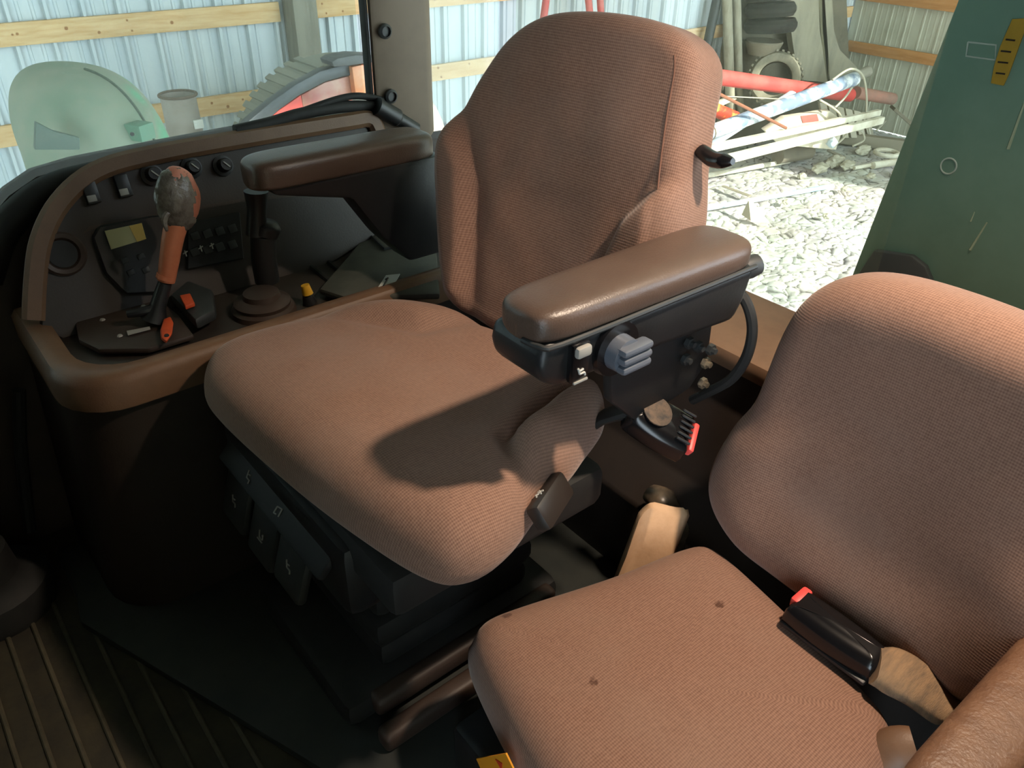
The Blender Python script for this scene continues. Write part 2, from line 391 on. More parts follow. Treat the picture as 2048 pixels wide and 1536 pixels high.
def dirtmat():
    m = bpy.data.materials.new('dry_mud'); m.use_nodes = True; nt = m.node_tree; N = nt.nodes; L = nt.links; b = N['Principled BSDF']
    b.inputs['Roughness'].default_value = 1.0; b.inputs['Specular IOR Level'].default_value = 0.1
    tc = N.new('ShaderNodeTexCoord'); mp = N.new('ShaderNodeMapping'); L.new(tc.outputs['Object'], mp.inputs[0])
    n0 = N.new('ShaderNodeTexNoise'); n0.inputs['Scale'].default_value = 5; n0.inputs['Detail'].default_value = 4; L.new(mp.outputs[0], n0.inputs[0])
    ad = N.new('ShaderNodeMixRGB'); ad.blend_type = 'ADD'; ad.inputs[0].default_value = 0.25; L.new(mp.outputs[0], ad.inputs[1]); L.new(n0.outputs['Color'], ad.inputs[2])
    v = N.new('ShaderNodeAttribute'); v.attribute_name = 'crack'
    r = N.new('ShaderNodeValToRGB'); r.color_ramp.elements[0].position = 0.08; r.color_ramp.elements[1].position = 0.6
    r.color_ramp.elements[0].color = (.16, .15, .12, 1); r.color_ramp.elements[1].color = (.62, .61, .53, 1); L.new(v.outputs['Fac'], r.inputs[0])
    n1 = N.new('ShaderNodeTexNoise'); n1.inputs['Scale'].default_value = 2.2; n1.inputs['Detail'].default_value = 7; L.new(mp.outputs[0], n1.inputs[0])
    mx = N.new('ShaderNodeMixRGB'); mx.blend_type = 'MULTIPLY'; mx.inputs[0].default_value = 0.6; L.new(r.outputs[0], mx.inputs[1]); L.new(n1.outputs['Color'], mx.inputs[2])
    hs = N.new('ShaderNodeHueSaturation'); hs.inputs['Saturation'].default_value = 0.35; hs.inputs['Value'].default_value = 1.3; L.new(mx.outputs[0], hs.inputs['Color'])
    L.new(hs.outputs[0], b.inputs['Base Color'])
    bp = N.new('ShaderNodeBump'); bp.inputs['Strength'].default_value = 0.35; bp.inputs['Distance'].default_value = 0.012
    n2 = N.new('ShaderNodeTexNoise'); n2.inputs['Scale'].default_value = 25; n2.inputs['Detail'].default_value = 6; L.new(mp.outputs[0], n2.inputs[0])
    L.new(n2.outputs['Fac'], bp.inputs['Height']); L.new(bp.outputs[0], b.inputs['Normal']); return m
M_DIRT = dirtmat()
CR = []
def gh(x, y):
    p = Vector((x * 1.3, y * 1.3, 0)); c = noise.voronoi(Vector((x * 9.0 + .8 * noise.noise(p * 3), y * 9.0 + .8 * noise.noise(p * 3 + Vector((9, 3, 1))), 0.3)))[0]
    crack = min(1.0, (c[1] - c[0]) * 7); CR.append(crack)
    fade = 1 - .75 * sstep(4.9, 5.6, y)
    return GZ - .02 + .045 * noise.fractal(p, 0.8, 2.2, 4) * fade + .017 * (crack - .5) * (.9 + .4 * noise.noise(p * .9 + Vector((4, 4, 4))))
bm = B(); nx, ny = 480, 260; X0, X1, Y0, Y1 = 4.4, 11.5, 2.6, 6.4
gv = [[bm.verts.new((X0 + (X1 - X0) * i / nx, Y0 + (Y1 - Y0) * j / ny, 0)) for j in range(ny + 1)] for i in range(nx + 1)]
for row in gv:
    for v in row: v.co.z = gh(v.co.x, v.co.y)
for i in range(nx):
    for j in range(ny): bm.faces.new((gv[i][j], gv[i + 1][j], gv[i + 1][j + 1], gv[i][j + 1]))
gnd = struct('ground', bm, M_DIRT, smooth=60)
ca = gnd.data.attributes.new('crack', 'FLOAT', 'POINT'); ca.data.foreach_set('value', CR)
bm = B(); box(bm, (3.0, 1.2, GZ - .16), (18, 11, .1)); gb = struct('ground_base', bm, M_DIRT); ga = gb.data.attributes.new('crack', 'FLOAT', 'POINT'); ga.data.foreach_set('value', [1.0] * len(gb.data.vertices))

# ---------------------------------------------------------------- cab shell
Yw = 1.36
def xz(pts, y): return [at(px, py, y=y) for px, py in pts]
floor_ = B(); box(floor_, (.2, .6, -.03), (1.9, 1.7, .06)); fl = struct('floor', floor_, M_MAT)
for i in range(13):
    x = -.30 + .037 * i; bm = B(); box(bm, (x, .75, .0015), (.007, 1.15, .006), .002, seg=1); obj('mat_rib', bm, M_RIB, fl)
bm = B(); prism(bm, [(.03, 1.16, 0), (.02, 1.10, 0), (.205, .63, 0), (.26, .48, 0), (.42, -.2, 0), (1.1, -.2, 0), (1.1, 1.3, 0), (.03, 1.3, 0)], (0, 0, .018), .006); struct('floor_platform_shade', bm, M_MATD)  # dark riser; its edge and tone also paint the seat's shadow on the mat
sealpx = [(-60, 530), (-30, 440), (15, 388), (70, 350), (150, 326), (330, 290), (500, 258), (745, 222)]
top = xz(sealpx, Yw + .02); xa_ = at(748, 262, y=1.33).x
bm = B(); prism(bm, [Vector((-.7, Yw + .01, 0)), Vector((-.7, Yw + .01, .36))] + [p - Vector((0, .01, 0)) for p in top] + [Vector((xa_ + .06, Yw + .01, top[-1].z)), Vector((xa_ + .1, Yw + .01, .585)), Vector((1.12, Yw + .01, .575)), Vector((1.12, Yw + .01, 0))], (0, .05, 0)); struct('wall_side', bm, M_BROWND)
bm = B(); tube(bm, [p + Vector((.012, -.015, -.022)) for p in top], .024, 12, smoothpath=4, flat=1.0); struct('trim_1', bm, M_RUB)
trimpx = [(66, 640), (70, 560), (82, 480), (120, 405), (190, 345), (300, 312), (500, 276), (690, 245), (735, 240), (752, 262), (756, 290)]
def strip(bm, pts, w, d, nrm, sub=5):
    q = []
    pts = [Vector(p) for p in pts]
    for i in range(len(pts) - 1):
        p0 = pts[max(i - 1, 0)]; p1 = pts[i]; p2 = pts[i + 1]; p3 = pts[min(i + 2, len(pts) - 1)]
        for k in range(sub):
            t = k / sub; q.append(0.5 * ((2 * p1) + (p2 - p0) * t + (2 * p0 - 5 * p1 + 4 * p2 - p3) * t * t + (3 * p1 - p0 - 3 * p2 + p3) * t ** 3))
    q.append(pts[-1]); nrm = Vector(nrm).normalized(); rows = []
    for i, p in enumerate(q):
        t = (q[min(i + 1, len(q) - 1)] - q[max(i - 1, 0)]).normalized(); s = t.cross(nrm).normalized()
        prof = [(-w, 0), (-w, d * .6), (-w * .6, d), (w * .6, d), (w, d * .6), (w, 0)]
        rows.append([bm.verts.new(p + s * a + nrm * b) for a, b in prof])
    for a, b in zip(rows, rows[1:]):
        for k in range(6): bm.faces.new((a[k], a[(k + 1) % 6], b[(k + 1) % 6], b[k]))
    bm.faces.new(rows[0][::-1]); bm.faces.new(rows[-1])
# right rear pillar
bm = B(); pl0 = at(757, 262, y=1.33); pl1 = at(880, 262, y=1.33); xa, xb = pl0.x, pl1.x
prism(bm, [(xa, 1.33, .60), (xb - .02, 1.33, .60), (xb, 1.35, .60), (xb + .02, 1.42, .60), (xa + .055, 1.42, .60), (xa + .004, 1.345, .60)], (0, 0, .95), .008); pil = struct('wall_pillar', bm, M_PILL)
bm = B(); box(bm, (xa - .003, 1.347, 1.05), (.008, .02, 1.0), .003); obj('seal', bm, M_RUB, pil)
for px, py in ((768, 62), (780, 192)):
    p = at(px, py, y=1.328); bm = B(); lathe(bm, p, (0, -1, 0), [(.013, 0), (.013, .006), (.009, .009), (.009, .005), (.003, .005)], 14); obj('bolt', bm, M_CHAR, pil)
# unseen opaque panels added at front and door to dim the cab
bm = B(); box(bm, (-.72, .6, .75), (.06, 1.75, 1.55)); struct('front_light_blocker', bm, M_BROWND)
bm = B(); box(bm, (-.54, -.27, .75), (.36, .05, 1.55)); box(bm, (.69, -.27, .75), (.92, .05, 1.55)); struct('door_light_blocker', bm, M_BROWND)  # gap between the two panels sized to let fill light in
# roof, rear wall, ledge
bm = B(); box(bm, (.25, .6, 1.56), (1.9, 1.75, .08), .02); struct('ceiling_cab', bm, M_BROWND)
bm = B(); prism(bm, [(.935, -.15, .415), (.93, -.15, .40), (.87, -.15, .22), (.80, -.15, .17), (.79, -.15, 0), (1.12, -.15, 0), (1.12, -.15, .415)], (0, 1.5, 0), .006); struct('wall_rear', bm, M_CONS)
bm = B(); box(bm, (1.01, .62, .432), (.20, 1.46, .035), .010); struct('trim_3', bm, M_LEDGE)
G1 = glassmat('side_glass', (.93, .98, .96), .075, (225, 232, 226), .03)
G2 = glassmat('rear_glass', (.95, .97, .93), .035, (225, 225, 205), .03)
bm = B(); p = [Vector((-.55, Yw + .045, .45)), Vector((top[0].x, Yw + .045, .40))] + [Vector((q.x, Yw + .045, q.z - .03)) for q in top] + [Vector((xa, Yw + .045, 1.5)), Vector((-.55, Yw + .045, 1.5))]
prism(bm, p, (0, .005, 0)); struct('window_1', bm, G1, smooth=0)
bm = B(); box(bm, ((xb + 1.12) / 2, Yw + .045, 1.05), (1.12 - xb, .005, .9)); struct('window_2', bm, G1, smooth=0)
bm = B(); box(bm, (1.125, .92, .97), (.005, .86, 1.06)); struct('window_3', bm, G2, smooth=0)
# ---------------------------------------------------------------- operator seat
seat = thing('operator_seat', 'brown cloth driver seat with two vinyl armrests beside the side console', 'seat', (.46, .72, .018))
NB = [(.42, .43), (.437, .50), (.47, .572), (.565, .598), (.66, .62)]
FB = [(.40, 1.03), (.451, .956), (.53, .838), (.63, .815), (.72, .81)]
def cdisp(x, y, w):
    d = 0.0
    dn, s = segd(x, y, NB)
    if s < 0: d += .034 * sstep(0, .026, dn)
    d -= .018 * gauss(dn, .010)
    df, s2 = segd(x, y, FB)
    if s2 > 0: d += .016 * sstep(0, .04, df)
    d -= .006 * gauss(df, .012)
    d += .006 * gauss(x - .33, .05) * gauss(y - .7, .2) - .010 * gauss(x - .52, .10) * gauss(y - .72, .11)
    d += .0025 * math.sin((x * 0.4 + y) * 190 + 2 * math.sin(x * 60)) * gauss(x - .355, .03) * gauss(y - .485, .03)
    d += .002 * noise.noise(Vector((x * 22, y * 22, 0)))
    return d * min(1, (w - .12) * 1.3) if w < .9 else d
cush = [(.246, .90), (.258, .965), (.295, 1.005), (.37, 1.012), (.47, .993), (.57, .955), (.63, .86), (.655, .72), (.65, .585), (.56, .53), (.47, .497), (.395, .466), (.34, .462), (.303, .495), (.277, .601), (.258, .735)]
bm = pillow(cush, .084, .026, .054, lambda a, b, d: Vector((a, b, .418 + d)), cdisp, n=180, inner=40, crown=.004, relax=2)
obj('cushion', bm, M_FAB, seat, smooth=180)
LBk = [(.20, .30), (.178, .262), (.143, .214), (.125, .137), (.112, .048), (.10, -.05)]
RBk = [(-.21, .275), (-.168, .258), (-.128, .205), (-.116, .161), (-.108, .05), (-.10, -.05)]
def bdisp(a, h, w):
    d = 0.0
    dl, s = segd(a, h, LBk)
    if s > 0: d += .024 * sstep(0, .015, dl)
    else: d -= .006 * gauss(dl, .02)
    dr, s = segd(a, h, RBk)
    if s < 0: d += .024 * sstep(0, .015, dr)
    else: d -= .006 * gauss(dr, .02)
    d -= .012 * gauss(a, .11) * gauss(h - .16, .14)
    d += .002 * noise.noise(Vector((a * 18, h * 18, 3))) + .0012 * math.sin(a * 90 + h * 40) * gauss(a - .1, .06) * gauss(h - .2, .1)
    return d * min(1, (w - .12) * 1.2) if w < .9 else d
FBk = frame((.655, .77, .48), 8, 14)
back = [(.14, -.005), (.180, .045), (.208, .13), (.228, .212), (.222, .252), (.197, .282), (.163, .343), (.122, .397), (.063, .430), (-.03, .442), (-.12, .436), (-.168, .405), (-.178, .34), (-.188, .28), (-.205, .21), (-.205, .13), (-.18, .05), (-.14, -.005), (0, -.02)]
bm = pillow(back, .105, .03, .026, lambda a, b, d: FBk(a, b, d - .105), bdisp, n=190, inner=44, crown=.004, relax=2)
bk = obj('backrest', bm, M_FAB, seat, smooth=180)
# seam along the right front edge of the backrest
bm = B(); tube(bm, [FBk(a, h, d) for a, h, d in ((-.146, .405, -.002), (-.152, .385, -.001), (-.156, .34, -.0005), (-.164, .28, -.0005), (-.176, .23, .004))], .0012, 8, smoothpath=4); obj('seam', bm, mat('seam_thread', (124, 88, 72), .9), bk)
# seat shell, pan, controls, pedestal
bm = B(); prism(bm, [FBk(a, h, -.106) for a, h in ((-.16, .0), (.16, .0), (.18, .2), (.13, .37), (.05, .41), (-.1, .41), (-.15, .36), (-.17, .2))], FBk(0, 0, -.03) - FBk(0, 0, 0), .008); obj('back_shell', bm, M_BLACK, seat)
bm = B(); box(bm, (.45, .735, .372), (.33, .40, .065), .015); obj('seat_pan', bm, M_RUB, seat)
bm = B()
for i in range(5): box(bm, (.475, .80, .09 + i * .052), (.28 + .012 * (i % 2), .24 + .012 * (i % 2), .05), .016)
obj('suspension_bellows', bm, M_RUB, seat)
bm = B(); box(bm, (.46, .80, .045), (.40, .30, .05), .018); obj('base', bm, M_RUB, seat)
for yy, zz, x0, x1 in ((.605, .045, .285, .66), (.650, .062, .30, .64)):
    bm = B(); box(bm, ((x0 + x1) / 2, yy, zz - .010), (x1 - x0, .030, .034), .009, seg=3); obj('slide_rail', bm, M_BROWND, seat)
# front control box with lift paddles
Rt = Matrix.Rotation(R(28), 3, 'Y')
bm = B(); box(bm, (.305, .80, .33), (.07, .36, .12), .02, ); ctl = obj('control_box', bm, M_BLACK, seat)
def icon(kind, M):
    """a small seat pictogram made of bars, M(u, v) maps mm to the world"""
    bm = B(); segs = {0: [((-5, 5), (-2, -3)), ((-2, -3), (5, -3)), ((5, -3), (6, -7)), ((-2, 1), (3, 2))],
                      1: [((-4, 6), (-2, -2)), ((-2, -2), (4, -3)), ((-6, -6), (6, -6)), ((6, -2), (6, 5)), ((4, 3), (6, 5))],
                      2: [((-5, -5), (-5, 3)), ((-5, 3), (4, 5)), ((4, 5), (5, -4)), ((-5, -5), (0, -4))],
                      3: [((-6, 0), (-3, 4)), ((-3, 4), (0, 0)), ((0, 0), (5, 0)), ((3, 4), (5, -4)), ((-1, -4), (6, 3))]}[kind]
    for (u0_, v0_), (u1_, v1_) in segs:
        tube(bm, [M(u0_, v0_), M(u1_, v1_)], .0011, 6)
    return bm
for k, (yy, zz) in enumerate(((.935, .262), (.845, .258), (.755, .272))):
    bm = B(); box(bm, (0, 0, 0), (.016, .076, .085), .007, Matrix.Rotation(R(18), 3, 'Y') @ Matrix.Rotation(R(0), 3, 'X')); bmesh.ops.translate(bm, verts=bm.verts, vec=(.262, yy, zz))
    pd = obj('paddle', bm, M_CHAR, ctl) if False else obj('paddle', bm, M_CHAR, seat)
    e = Vector((math.cos(R(18)), 0, -math.sin(R(18)))); f = Vector((math.sin(R(18)), 0, math.cos(R(18))))
    M = lambda u, v, c=Vector((.262, yy, zz)), e=e, f=f: c - e * .0088 + Vector((0, -1, 0)) * u * .0012 + f * v * .0012
    obj('seat_symbol', icon(k % 2, M), M_GREY, pd)
bm = B(); box(bm, (0, 0, 0), (.05, .30, .012), .004, Matrix.Rotation(R(-48), 3, 'Y')); bmesh.ops.translate(bm, verts=bm.verts, vec=(.270, .80, .352)); cp = obj('control_panel', bm, mat('control_black', (22, 24, 25), .65), seat)
for k, yy in enumerate((.865, .775)):
    e = Vector((-math.cos(R(48)), 0, -math.sin(R(48)))); f = Vector((-math.sin(R(48)), 0, math.cos(R(48))))
    M = lambda u, v, yy=yy, e=e, f=f: Vector((.266, yy, .348)) + f * .0065 + Vector((0, -1, 0)) * u * .0012 - e * v * .0012
    obj('seat_symbol', icon(2 if k else 0, M), M_GREY, cp)
# side handle with a symbol, right of the cushion
hp = [at(1095, 1010, z=.40), at(1118, 975, z=.40)]
c = at(1101, 1002, z=.462); d = (at(1125, 962, z=.462) - at(1072, 1042, z=.462)); d.z = 0; ang = math.atan2(d.y, d.x)
bm = B(); box(bm, (0, 0, 0), (.072, .020, .034), .006, Matrix.Rotation(ang, 3, 'Z') @ Matrix.Rotation(R(-35), 3, 'X')); bmesh.ops.translate(bm, verts=bm.verts, vec=c); sh = obj('slide_handle', bm, mat('handle_brown_black', (46, 40, 36), .4), seat)
Rm = Matrix.Rotation(ang, 3, 'Z') @ Matrix.Rotation(R(-35), 3, 'X')
M = lambda u, v: c + Rm @ Vector((-.010 + u * .0010, v * .0009, .0176))
obj('handle_symbol', icon(3, M), M_WHITE, sh)
# near armrest
def armpad(pts, zt, th, wid, rr, wf=1.0):
    """rounded armrest pad lofted from front to rear; zt top heights, wf front width factor"""
    bm = B(); (x0, y0), (x1, y1) = pts; d = Vector((x1 - x0, y1 - y0, 0)); L = d.length; d.normalize(); s = Vector((-d.y, d.x, 0)); NS, NC = 44, 32; rows = []; uv = None
    for i in range(NS + 1):
        u = -math.cos(math.pi * i / NS); t = (u + 1) / 2; q = (max(0.0, 1 - abs(u) ** 9)) ** (1 / 3.0)
        q = max(q, .02); c = Vector((x0, y0, zt[0] + (zt[1] - zt[0]) * t)) + d * (L * t); w = wid / 2 * (wf + (1 - wf) * t); row = []
        for k in range(NC):
            a = 2 * math.pi * k / NC; ca, sa = math.cos(a), math.sin(a); e = .52
            px_ = math.copysign(abs(ca) ** e, ca) * w * (q ** .8); pz = math.copysign(abs(sa) ** (.72 if sa > 0 else .3), sa) * th / 2
            pz = (pz if pz < 0 else pz * (.25 + .75 * q)); row.append(bm.verts.new(c + s * px_ + UP * (pz - th / 2)))
        rows.append(row)
    for a, b in zip(rows, rows[1:]):
        for k in range(NC): bm.faces.new((a[k], a[(k + 1) % NC], b[(k + 1) % NC], b[k]))
    bm.faces.new(rows[0][::-1]); bm.faces.new(rows[-1]); return bm
A0, A1 = (.428, .506), (.762, .510)
pad = obj('armrest', armpad((A0, A1), (.710, .705), .036, .090, .026, .88), M_VINYL, seat, smooth=180)
bm = B(); prism(bm, [(x, .468, z) for x, z in ((.432, .677), (.427, .655), (.434, .634), (.456, .622), (.60, .615), (.735, .604), (.752, .63), (.762, .672))], (0, .082, 0), .011, 3); obj('armrest_housing', bm, M_BLACK, pad)
bm = B(); tube(bm, [(.755, .466, .672), (.60, .4655, .6735), (.452, .466, .675), (.432, .475, .6755), (.427, .495, .676)], .003, 8, smoothpath=3); obj('housing_lip', bm, M_CHAR, pad)
rk_ = at(1156, 722, y=.464)
bm = B(); box(bm, rk_, (.023, .010, .044), .003); obj('rocker_switch', bm, M_BLACKG, pad)
bm = B(); box(bm, rk_ + V(0, -.005, .014), (.019, .010, .012), .003); obj('rocker_tip', bm, M_GREY, pad)
bm = B(); box(bm, rk_ + V(0, -.005, -.0205), (.019, .003, .003), .001); obj('rocker_edge', bm, M_GREY, pad)
M = lambda u, v: rk_ + V(u * .0009, -.0055, -.009 + v * .0009)
obj('switch_symbol', icon(0, M), M_WHITE, pad)
kn = at(1256, 708, y=.452)
bm = B(); cyl(bm, kn + V(-.004, .018, .002), kn + V(-.004, .010, .002), .032, .030, 24); obj('knob_recess', bm, M_BLACKG, pad)
bm = B(); cyl(bm, kn + V(-.004, .014, 0), kn + V(-.004, -.004, 0), .020, .019, 24)
for k in range(3): box(bm, kn + V(.002, -.006, (k - 1) * .010), (.042, .016, .0085), .0035)
obj('adjuster_knob', bm, M_SILV, pad)
bm = B(); prism(bm, [(x, .50, z) for x, z in ((.56, .605), (.74, .60), (.745, .53), (.715, .50), (.62, .49), (.57, .54))], (0, .016, 0), .004); brk = obj('armrest_bracket', bm, M_BLACK, seat)
for px, py in ((1393, 720), (1408, 752), (1375, 712), (1418, 725), (1402, 792), (1368, 745)):
    p = at(px, py - 28, y=.497); bm = B(); lathe(bm, p, (0, -1, 0), [(.0075, 0), (.0075, .006), (.004, .006), (.004, .011)], 6); obj('bolt', bm, M_STEEL if py in (752, 792) else M_CHAR, brk)
kp = at(1500, 533, x=.80); bm = B(); lathe(bm, kp + V(-.045, 0.012, -.006), (kp - (kp + V(-.045, .012, -.006))), [(.006, -.02), (.006, .03), (.014, .032), (.015, .045), (.013, .058), (.006, .060)], 16); obj('height_knob', bm, M_CHAR, seat)
rk = [at(1400, 300, x=.80), at(1425, 318, x=.80), at(1448, 322, x=.80), at(1466, 323, x=.80)]
bm = B(); tube(bm, rk, [.010, .012, .0115, .005], 12, smoothpath=4, flat=.8); obj('recline_lever', bm, M_BLACKG, seat)
# far armrest
F0, F1 = (.412, 1.085), (.725, 1.100)
pad2 = obj('armrest', armpad((F0, F1), (.706, .698), .044, .080, .028), M_VINYL, seat, smooth=180)
bm = B(); prism(bm, [(x, 1.058, z) for x, z in ((.425, .668), (.44, .652), (.56, .622), (.61, .545), (.66, .49), (.735, .49), (.735, .66))], (0, .055, 0), .008); obj('armrest_housing', bm, M_BLACK, pad2)
# cable loop behind the armrest
bm = B(); tube(bm, [at(px, py, x=.80) for px, py in ((1455, 585), (1482, 590), (1500, 625), (1504, 670), (1490, 720), (1460, 760), (1415, 785), (1385, 800))], .0072, 10, smoothpath=5); obj('control_cable', bm, M_RUB, seat)
# operator's buckle on its stalk
bc = at(1310, 850, z=.45); bt = at(1365, 880, z=.45)
def buckle(name, label, c, fwd, upv, L, Wd, T, group=None):
    """seat belt buckle: shell, red button, grip ribs; fwd = towards the latch mouth"""
    fwd = Vector(fwd).normalized(); upv = Vector(upv); upv = (upv - fwd * upv.dot(fwd)).normalized(); s = fwd.cross(upv)
    M = lambda a, b, d: Vector(c) + fwd * a + s * b + upv * d
    t = thing(name, label, 'buckle', M(0, 0, -T / 2))
    ol = [(-L * .5, -Wd * .30), (-L * .52, 0), (-L * .5, Wd * .30), (-L * .42, Wd * .42), (0, Wd * .5), (L * .42, Wd * .48), (L * .5, Wd * .42), (L * .5, 0), (L * .5, -Wd * .42), (L * .42, -Wd * .48), (0, -Wd * .5), (-L * .42, -Wd * .42)]
    bm = pillow(ol, T, .004, T * .45, lambda a, b, d: M(a, b, d - T / 2), lambda a, b, w: 0.0, n=72, inner=8, crown=.003)
    sh = obj('buckle_shell', bm, M_BLACKG, t, smooth=60)
    return t, M
# p: operator's buckle
fd = at(1372, 885, z=.40) - at(1265, 825, z=.44)
t, M = buckle('seat_belt_buckle', 'black seat belt buckle with dusty ribbed top below the near armrest of the driver seat', at(1318, 846, z=.478), fd, (-.15, -.35, .9), .086, .062, .034)
bm = B(); box(bm, (0, 0, 0), (.008, .044, .014), .003); Rm = Matrix((M(1, 0, 0) - M(0, 0, 0), M(0, 1, 0) - M(0, 0, 0), M(0, 0, 1) - M(0, 0, 0))).transposed()
bmesh.ops.rotate(bm, verts=bm.verts, cent=(0, 0, 0), matrix=Rm); bmesh.ops.translate(bm, verts=bm.verts, vec=M(.046, 0, .004)); obj('red_button', bm, M_RED, t)
for k in range(6):
    bm = B(); box(bm, (0, 0, 0), (.020, .0035, .004), .0012, seg=1); bmesh.ops.rotate(bm, verts=bm.verts, cent=(0, 0, 0), matrix=Rm); bmesh.ops.translate(bm, verts=bm.verts, vec=M(.028, -.022 + k * .0085, .019)); obj('grip_rib', bm, M_BLACK, t)
bm = B(); prism(bm, [M(-.014 + .020 * math.cos(a), .0205 * math.sin(a), .0188) for a in [2 * math.pi * k / 20 for k in range(20)]], M(0, 0, .0016) - M(0, 0, 0)); obj('dusty_label', bm, mat('dusty_label', (96, 76, 58), .5, (40, 34, 30), 60), t)
bm = B(); tube(bm, [M(-.04, 0, -.004), M(-.06, .01, -.03), M(-.07, .015, -.10)], [.016, .014, .013], 10, flat=.5); obj('stalk', bm, M_RUB, t)

# ---------------------------------------------------------------- buddy seat
bud = thing('buddy_seat', 'low brown cloth passenger seat with stained cushion in the right foreground', 'seat', (.56, .3, .018))
bcush = [(.372, .505), (.402, .545), (.46, .537), (.60, .496), (.705, .474), (.752, .446), (.742, .34), (.705, .17), (.685, .128), (.60, .095), (.45, .085), (.33, .095), (.308, .15), (.33, .33)]
def bcd(x, y, w):
    d = .004 * gauss(y - .3, .15) - .004 * gauss(x - .62, .1) * gauss(y - .3, .1) + .0015 * noise.noise(Vector((x * 20, y * 20, 5)))
    return d * min(1, (w - .12) * 1.2) if w < .9 else d
bm = pillow(bcush, .10, .02, .045, lambda a, b, d: Vector((a, b, .170 + d)), bcd, n=150, inner=30, crown=.006, relax=14); obj('cushion', bm, M_FAB2, bud, smooth=180)
FB2 = frame((.772, .25, .25), 0, 6.5)
half = [(.0, -.005), (.13, .0), (.19, .02), (.228, .055), (.240, .104), (.224, .180), (.206, .226), (.196, .33), (.178, .385), (.14, .420), (.085, .437), (0, .442)]
bback = half + [(-a, h) for a, h in half[-2:0:-1]]
def bbd(a, h, w):
    d = -.013 * gauss(a, .13) * sstep(.05, .16, h) * (1 - sstep(.30, .40, h))
    d += .012 * sstep(.10, .17, abs(a)) * (1 - sstep(.17, .26, h))
    d += .004 * gauss(h - .045, .05) * gauss(a, .2)
    d += .0018 * noise.noise(Vector((a * 16, h * 16, 8)))
    d -= .008 * gauss(a - .195, .03) * gauss(h - .205, .03)
    return d * min(1, (w - .12) * 1.2) if w < .9 else d
bm = pillow(bback, .095, .03, .045, lambda a, b, d: FB2(a, b, d - .095 + .03), bbd, n=160, inner=32, crown=.004); obj('backrest', bm, M_FAB, bud, smooth=180)
bm = B(); box(bm, (.525, .32, .09), (.39, .36, .13), .012); obj('base', bm, M_BLACK, bud)
ap = armpad(((.50, .050), (.80, .044)), (.412, .412), .056, .070, 0)
arm = obj('armrest', ap, M_VINYL_G, bud, smooth=180)
bm = B(); box(bm, (.64, .03, .26), (.14, .03, .20), .008); obj('armrest_support', bm, M_BLACK, bud)
bm = B(); tube(bm, [at(1760, 1536, z=.24), at(1790, 1500, z=.26), at(1830, 1492, z=.27)], [.02, .024, .02], 18, flat=.6, smoothpath=4); obj('hinge_cover', bm, M_BROWN, bud)

# buckle lying on the buddy cushion, with its webbing
c = at(1672, 1268, z=.295); fd = at(1590, 1210, z=.29) - at(1750, 1325, z=.29)
t, M = buckle('seat_belt_buckle', 'glossy black seat belt buckle lying on the rear edge of the passenger cushion', c, fd, (-.1, -.12, 1), .118, .050, .034)
Rm = Matrix((M(1, 0, 0) - M(0, 0, 0), M(0, 1, 0) - M(0, 0, 0), M(0, 0, 1) - M(0, 0, 0))).transposed()
bm = B(); box(bm, (0, 0, 0), (.014, .030, .018), .004); bmesh.ops.rotate(bm, verts=bm.verts, cent=(0, 0, 0), matrix=Rm); bmesh.ops.translate(bm, verts=bm.verts, vec=M(.055, .008, .006)); obj('red_button', bm, M_RED, t)
bm = B(); box(bm, (0, 0, 0), (.115, .054, .007), .003); bmesh.ops.rotate(bm, verts=bm.verts, cent=(0, 0, 0), matrix=Rm); bmesh.ops.translate(bm, verts=bm.verts, vec=M(.002, 0, -.014)); obj('lower_shell', bm, M_BLACK, t)
e0 = at(1750, 1330, z=.300); e1 = at(1915, 1412, z=.270); dw = (e1 - e0); Lw = dw.length; dw.normalize(); sd = (dw.cross(V(-.12, -.25, 1))).normalized(); nw = sd.cross(dw)
bm = B(); rows = []
for k in range(15):
    f = k / 14; c_ = e0 + dw * Lw * f + nw * (.006 * math.sin(f * 5)); wd = .029 * (1 - .25 * gauss(f, .12) - .3 * gauss(f - 1, .1))
    rows.append([bm.verts.new(c_ + sd * w * wd + nw * h) for w, h in ((-1, -.010), (-1.02, .004), (-.8, .010), (-.2, .0125), (.4, .011), (.85, .008), (1.0, 0), (.9, -.010))])
for a, b in zip(rows, rows[1:]):
    for k in range(8): bm.faces.new((a[k], a[(k + 1) % 8], b[(k + 1) % 8], b[k]))
bm.faces.new(rows[0][::-1]); bm.faces.new(rows[-1]); obj('webbing', bm, M_WEB, t, smooth=60)

# beige cloth and floor clutter between the seats
bm = B(); q = [at(px, py, z=z) for px, py, z in ((1278, 1040, .262), (1312, 1026, .27), (1366, 1022, .262), (1380, 1040, .25))]
q2 = [Vector((p.x - .045, p.y - .005, .155)) for p in q]; th = V(.012, .012, 0)
rows = []
for k in range(13):
    t_ = k / 12; i = min(int(t_ * 3), 2); f = t_ * 3 - i; a = q[i].lerp(q[i + 1], f); b = q2[i].lerp(q2[i + 1], f); wv = V(.010, .012, 0) * math.sin(t_ * 7) * .6
    rows.append([bm.verts.new(a + wv + V(0, 0, .006 * math.sin(t_ * 9))), bm.verts.new(a.lerp(b, .5) + wv * 1.3 + V(-.004, -.004, 0)), bm.verts.new(b + wv), bm.verts.new(b + wv + th), bm.verts.new(a.lerp(b, .5) + wv * 1.3 + th), bm.verts.new(a + wv + th)])
for a, b in zip(rows, rows[1:]):
    for k in range(6): bm.faces.new((a[k], a[(k + 1) % 6], b[(k + 1) % 6], b[k]))
bm.faces.new(rows[0][::-1]); bm.faces.new(rows[-1])
tag(obj('cloth', bm, M_CLOTH, smooth=70), 'beige cloth stuffed upright behind the far corner of the passenger cushion', 'cloth')
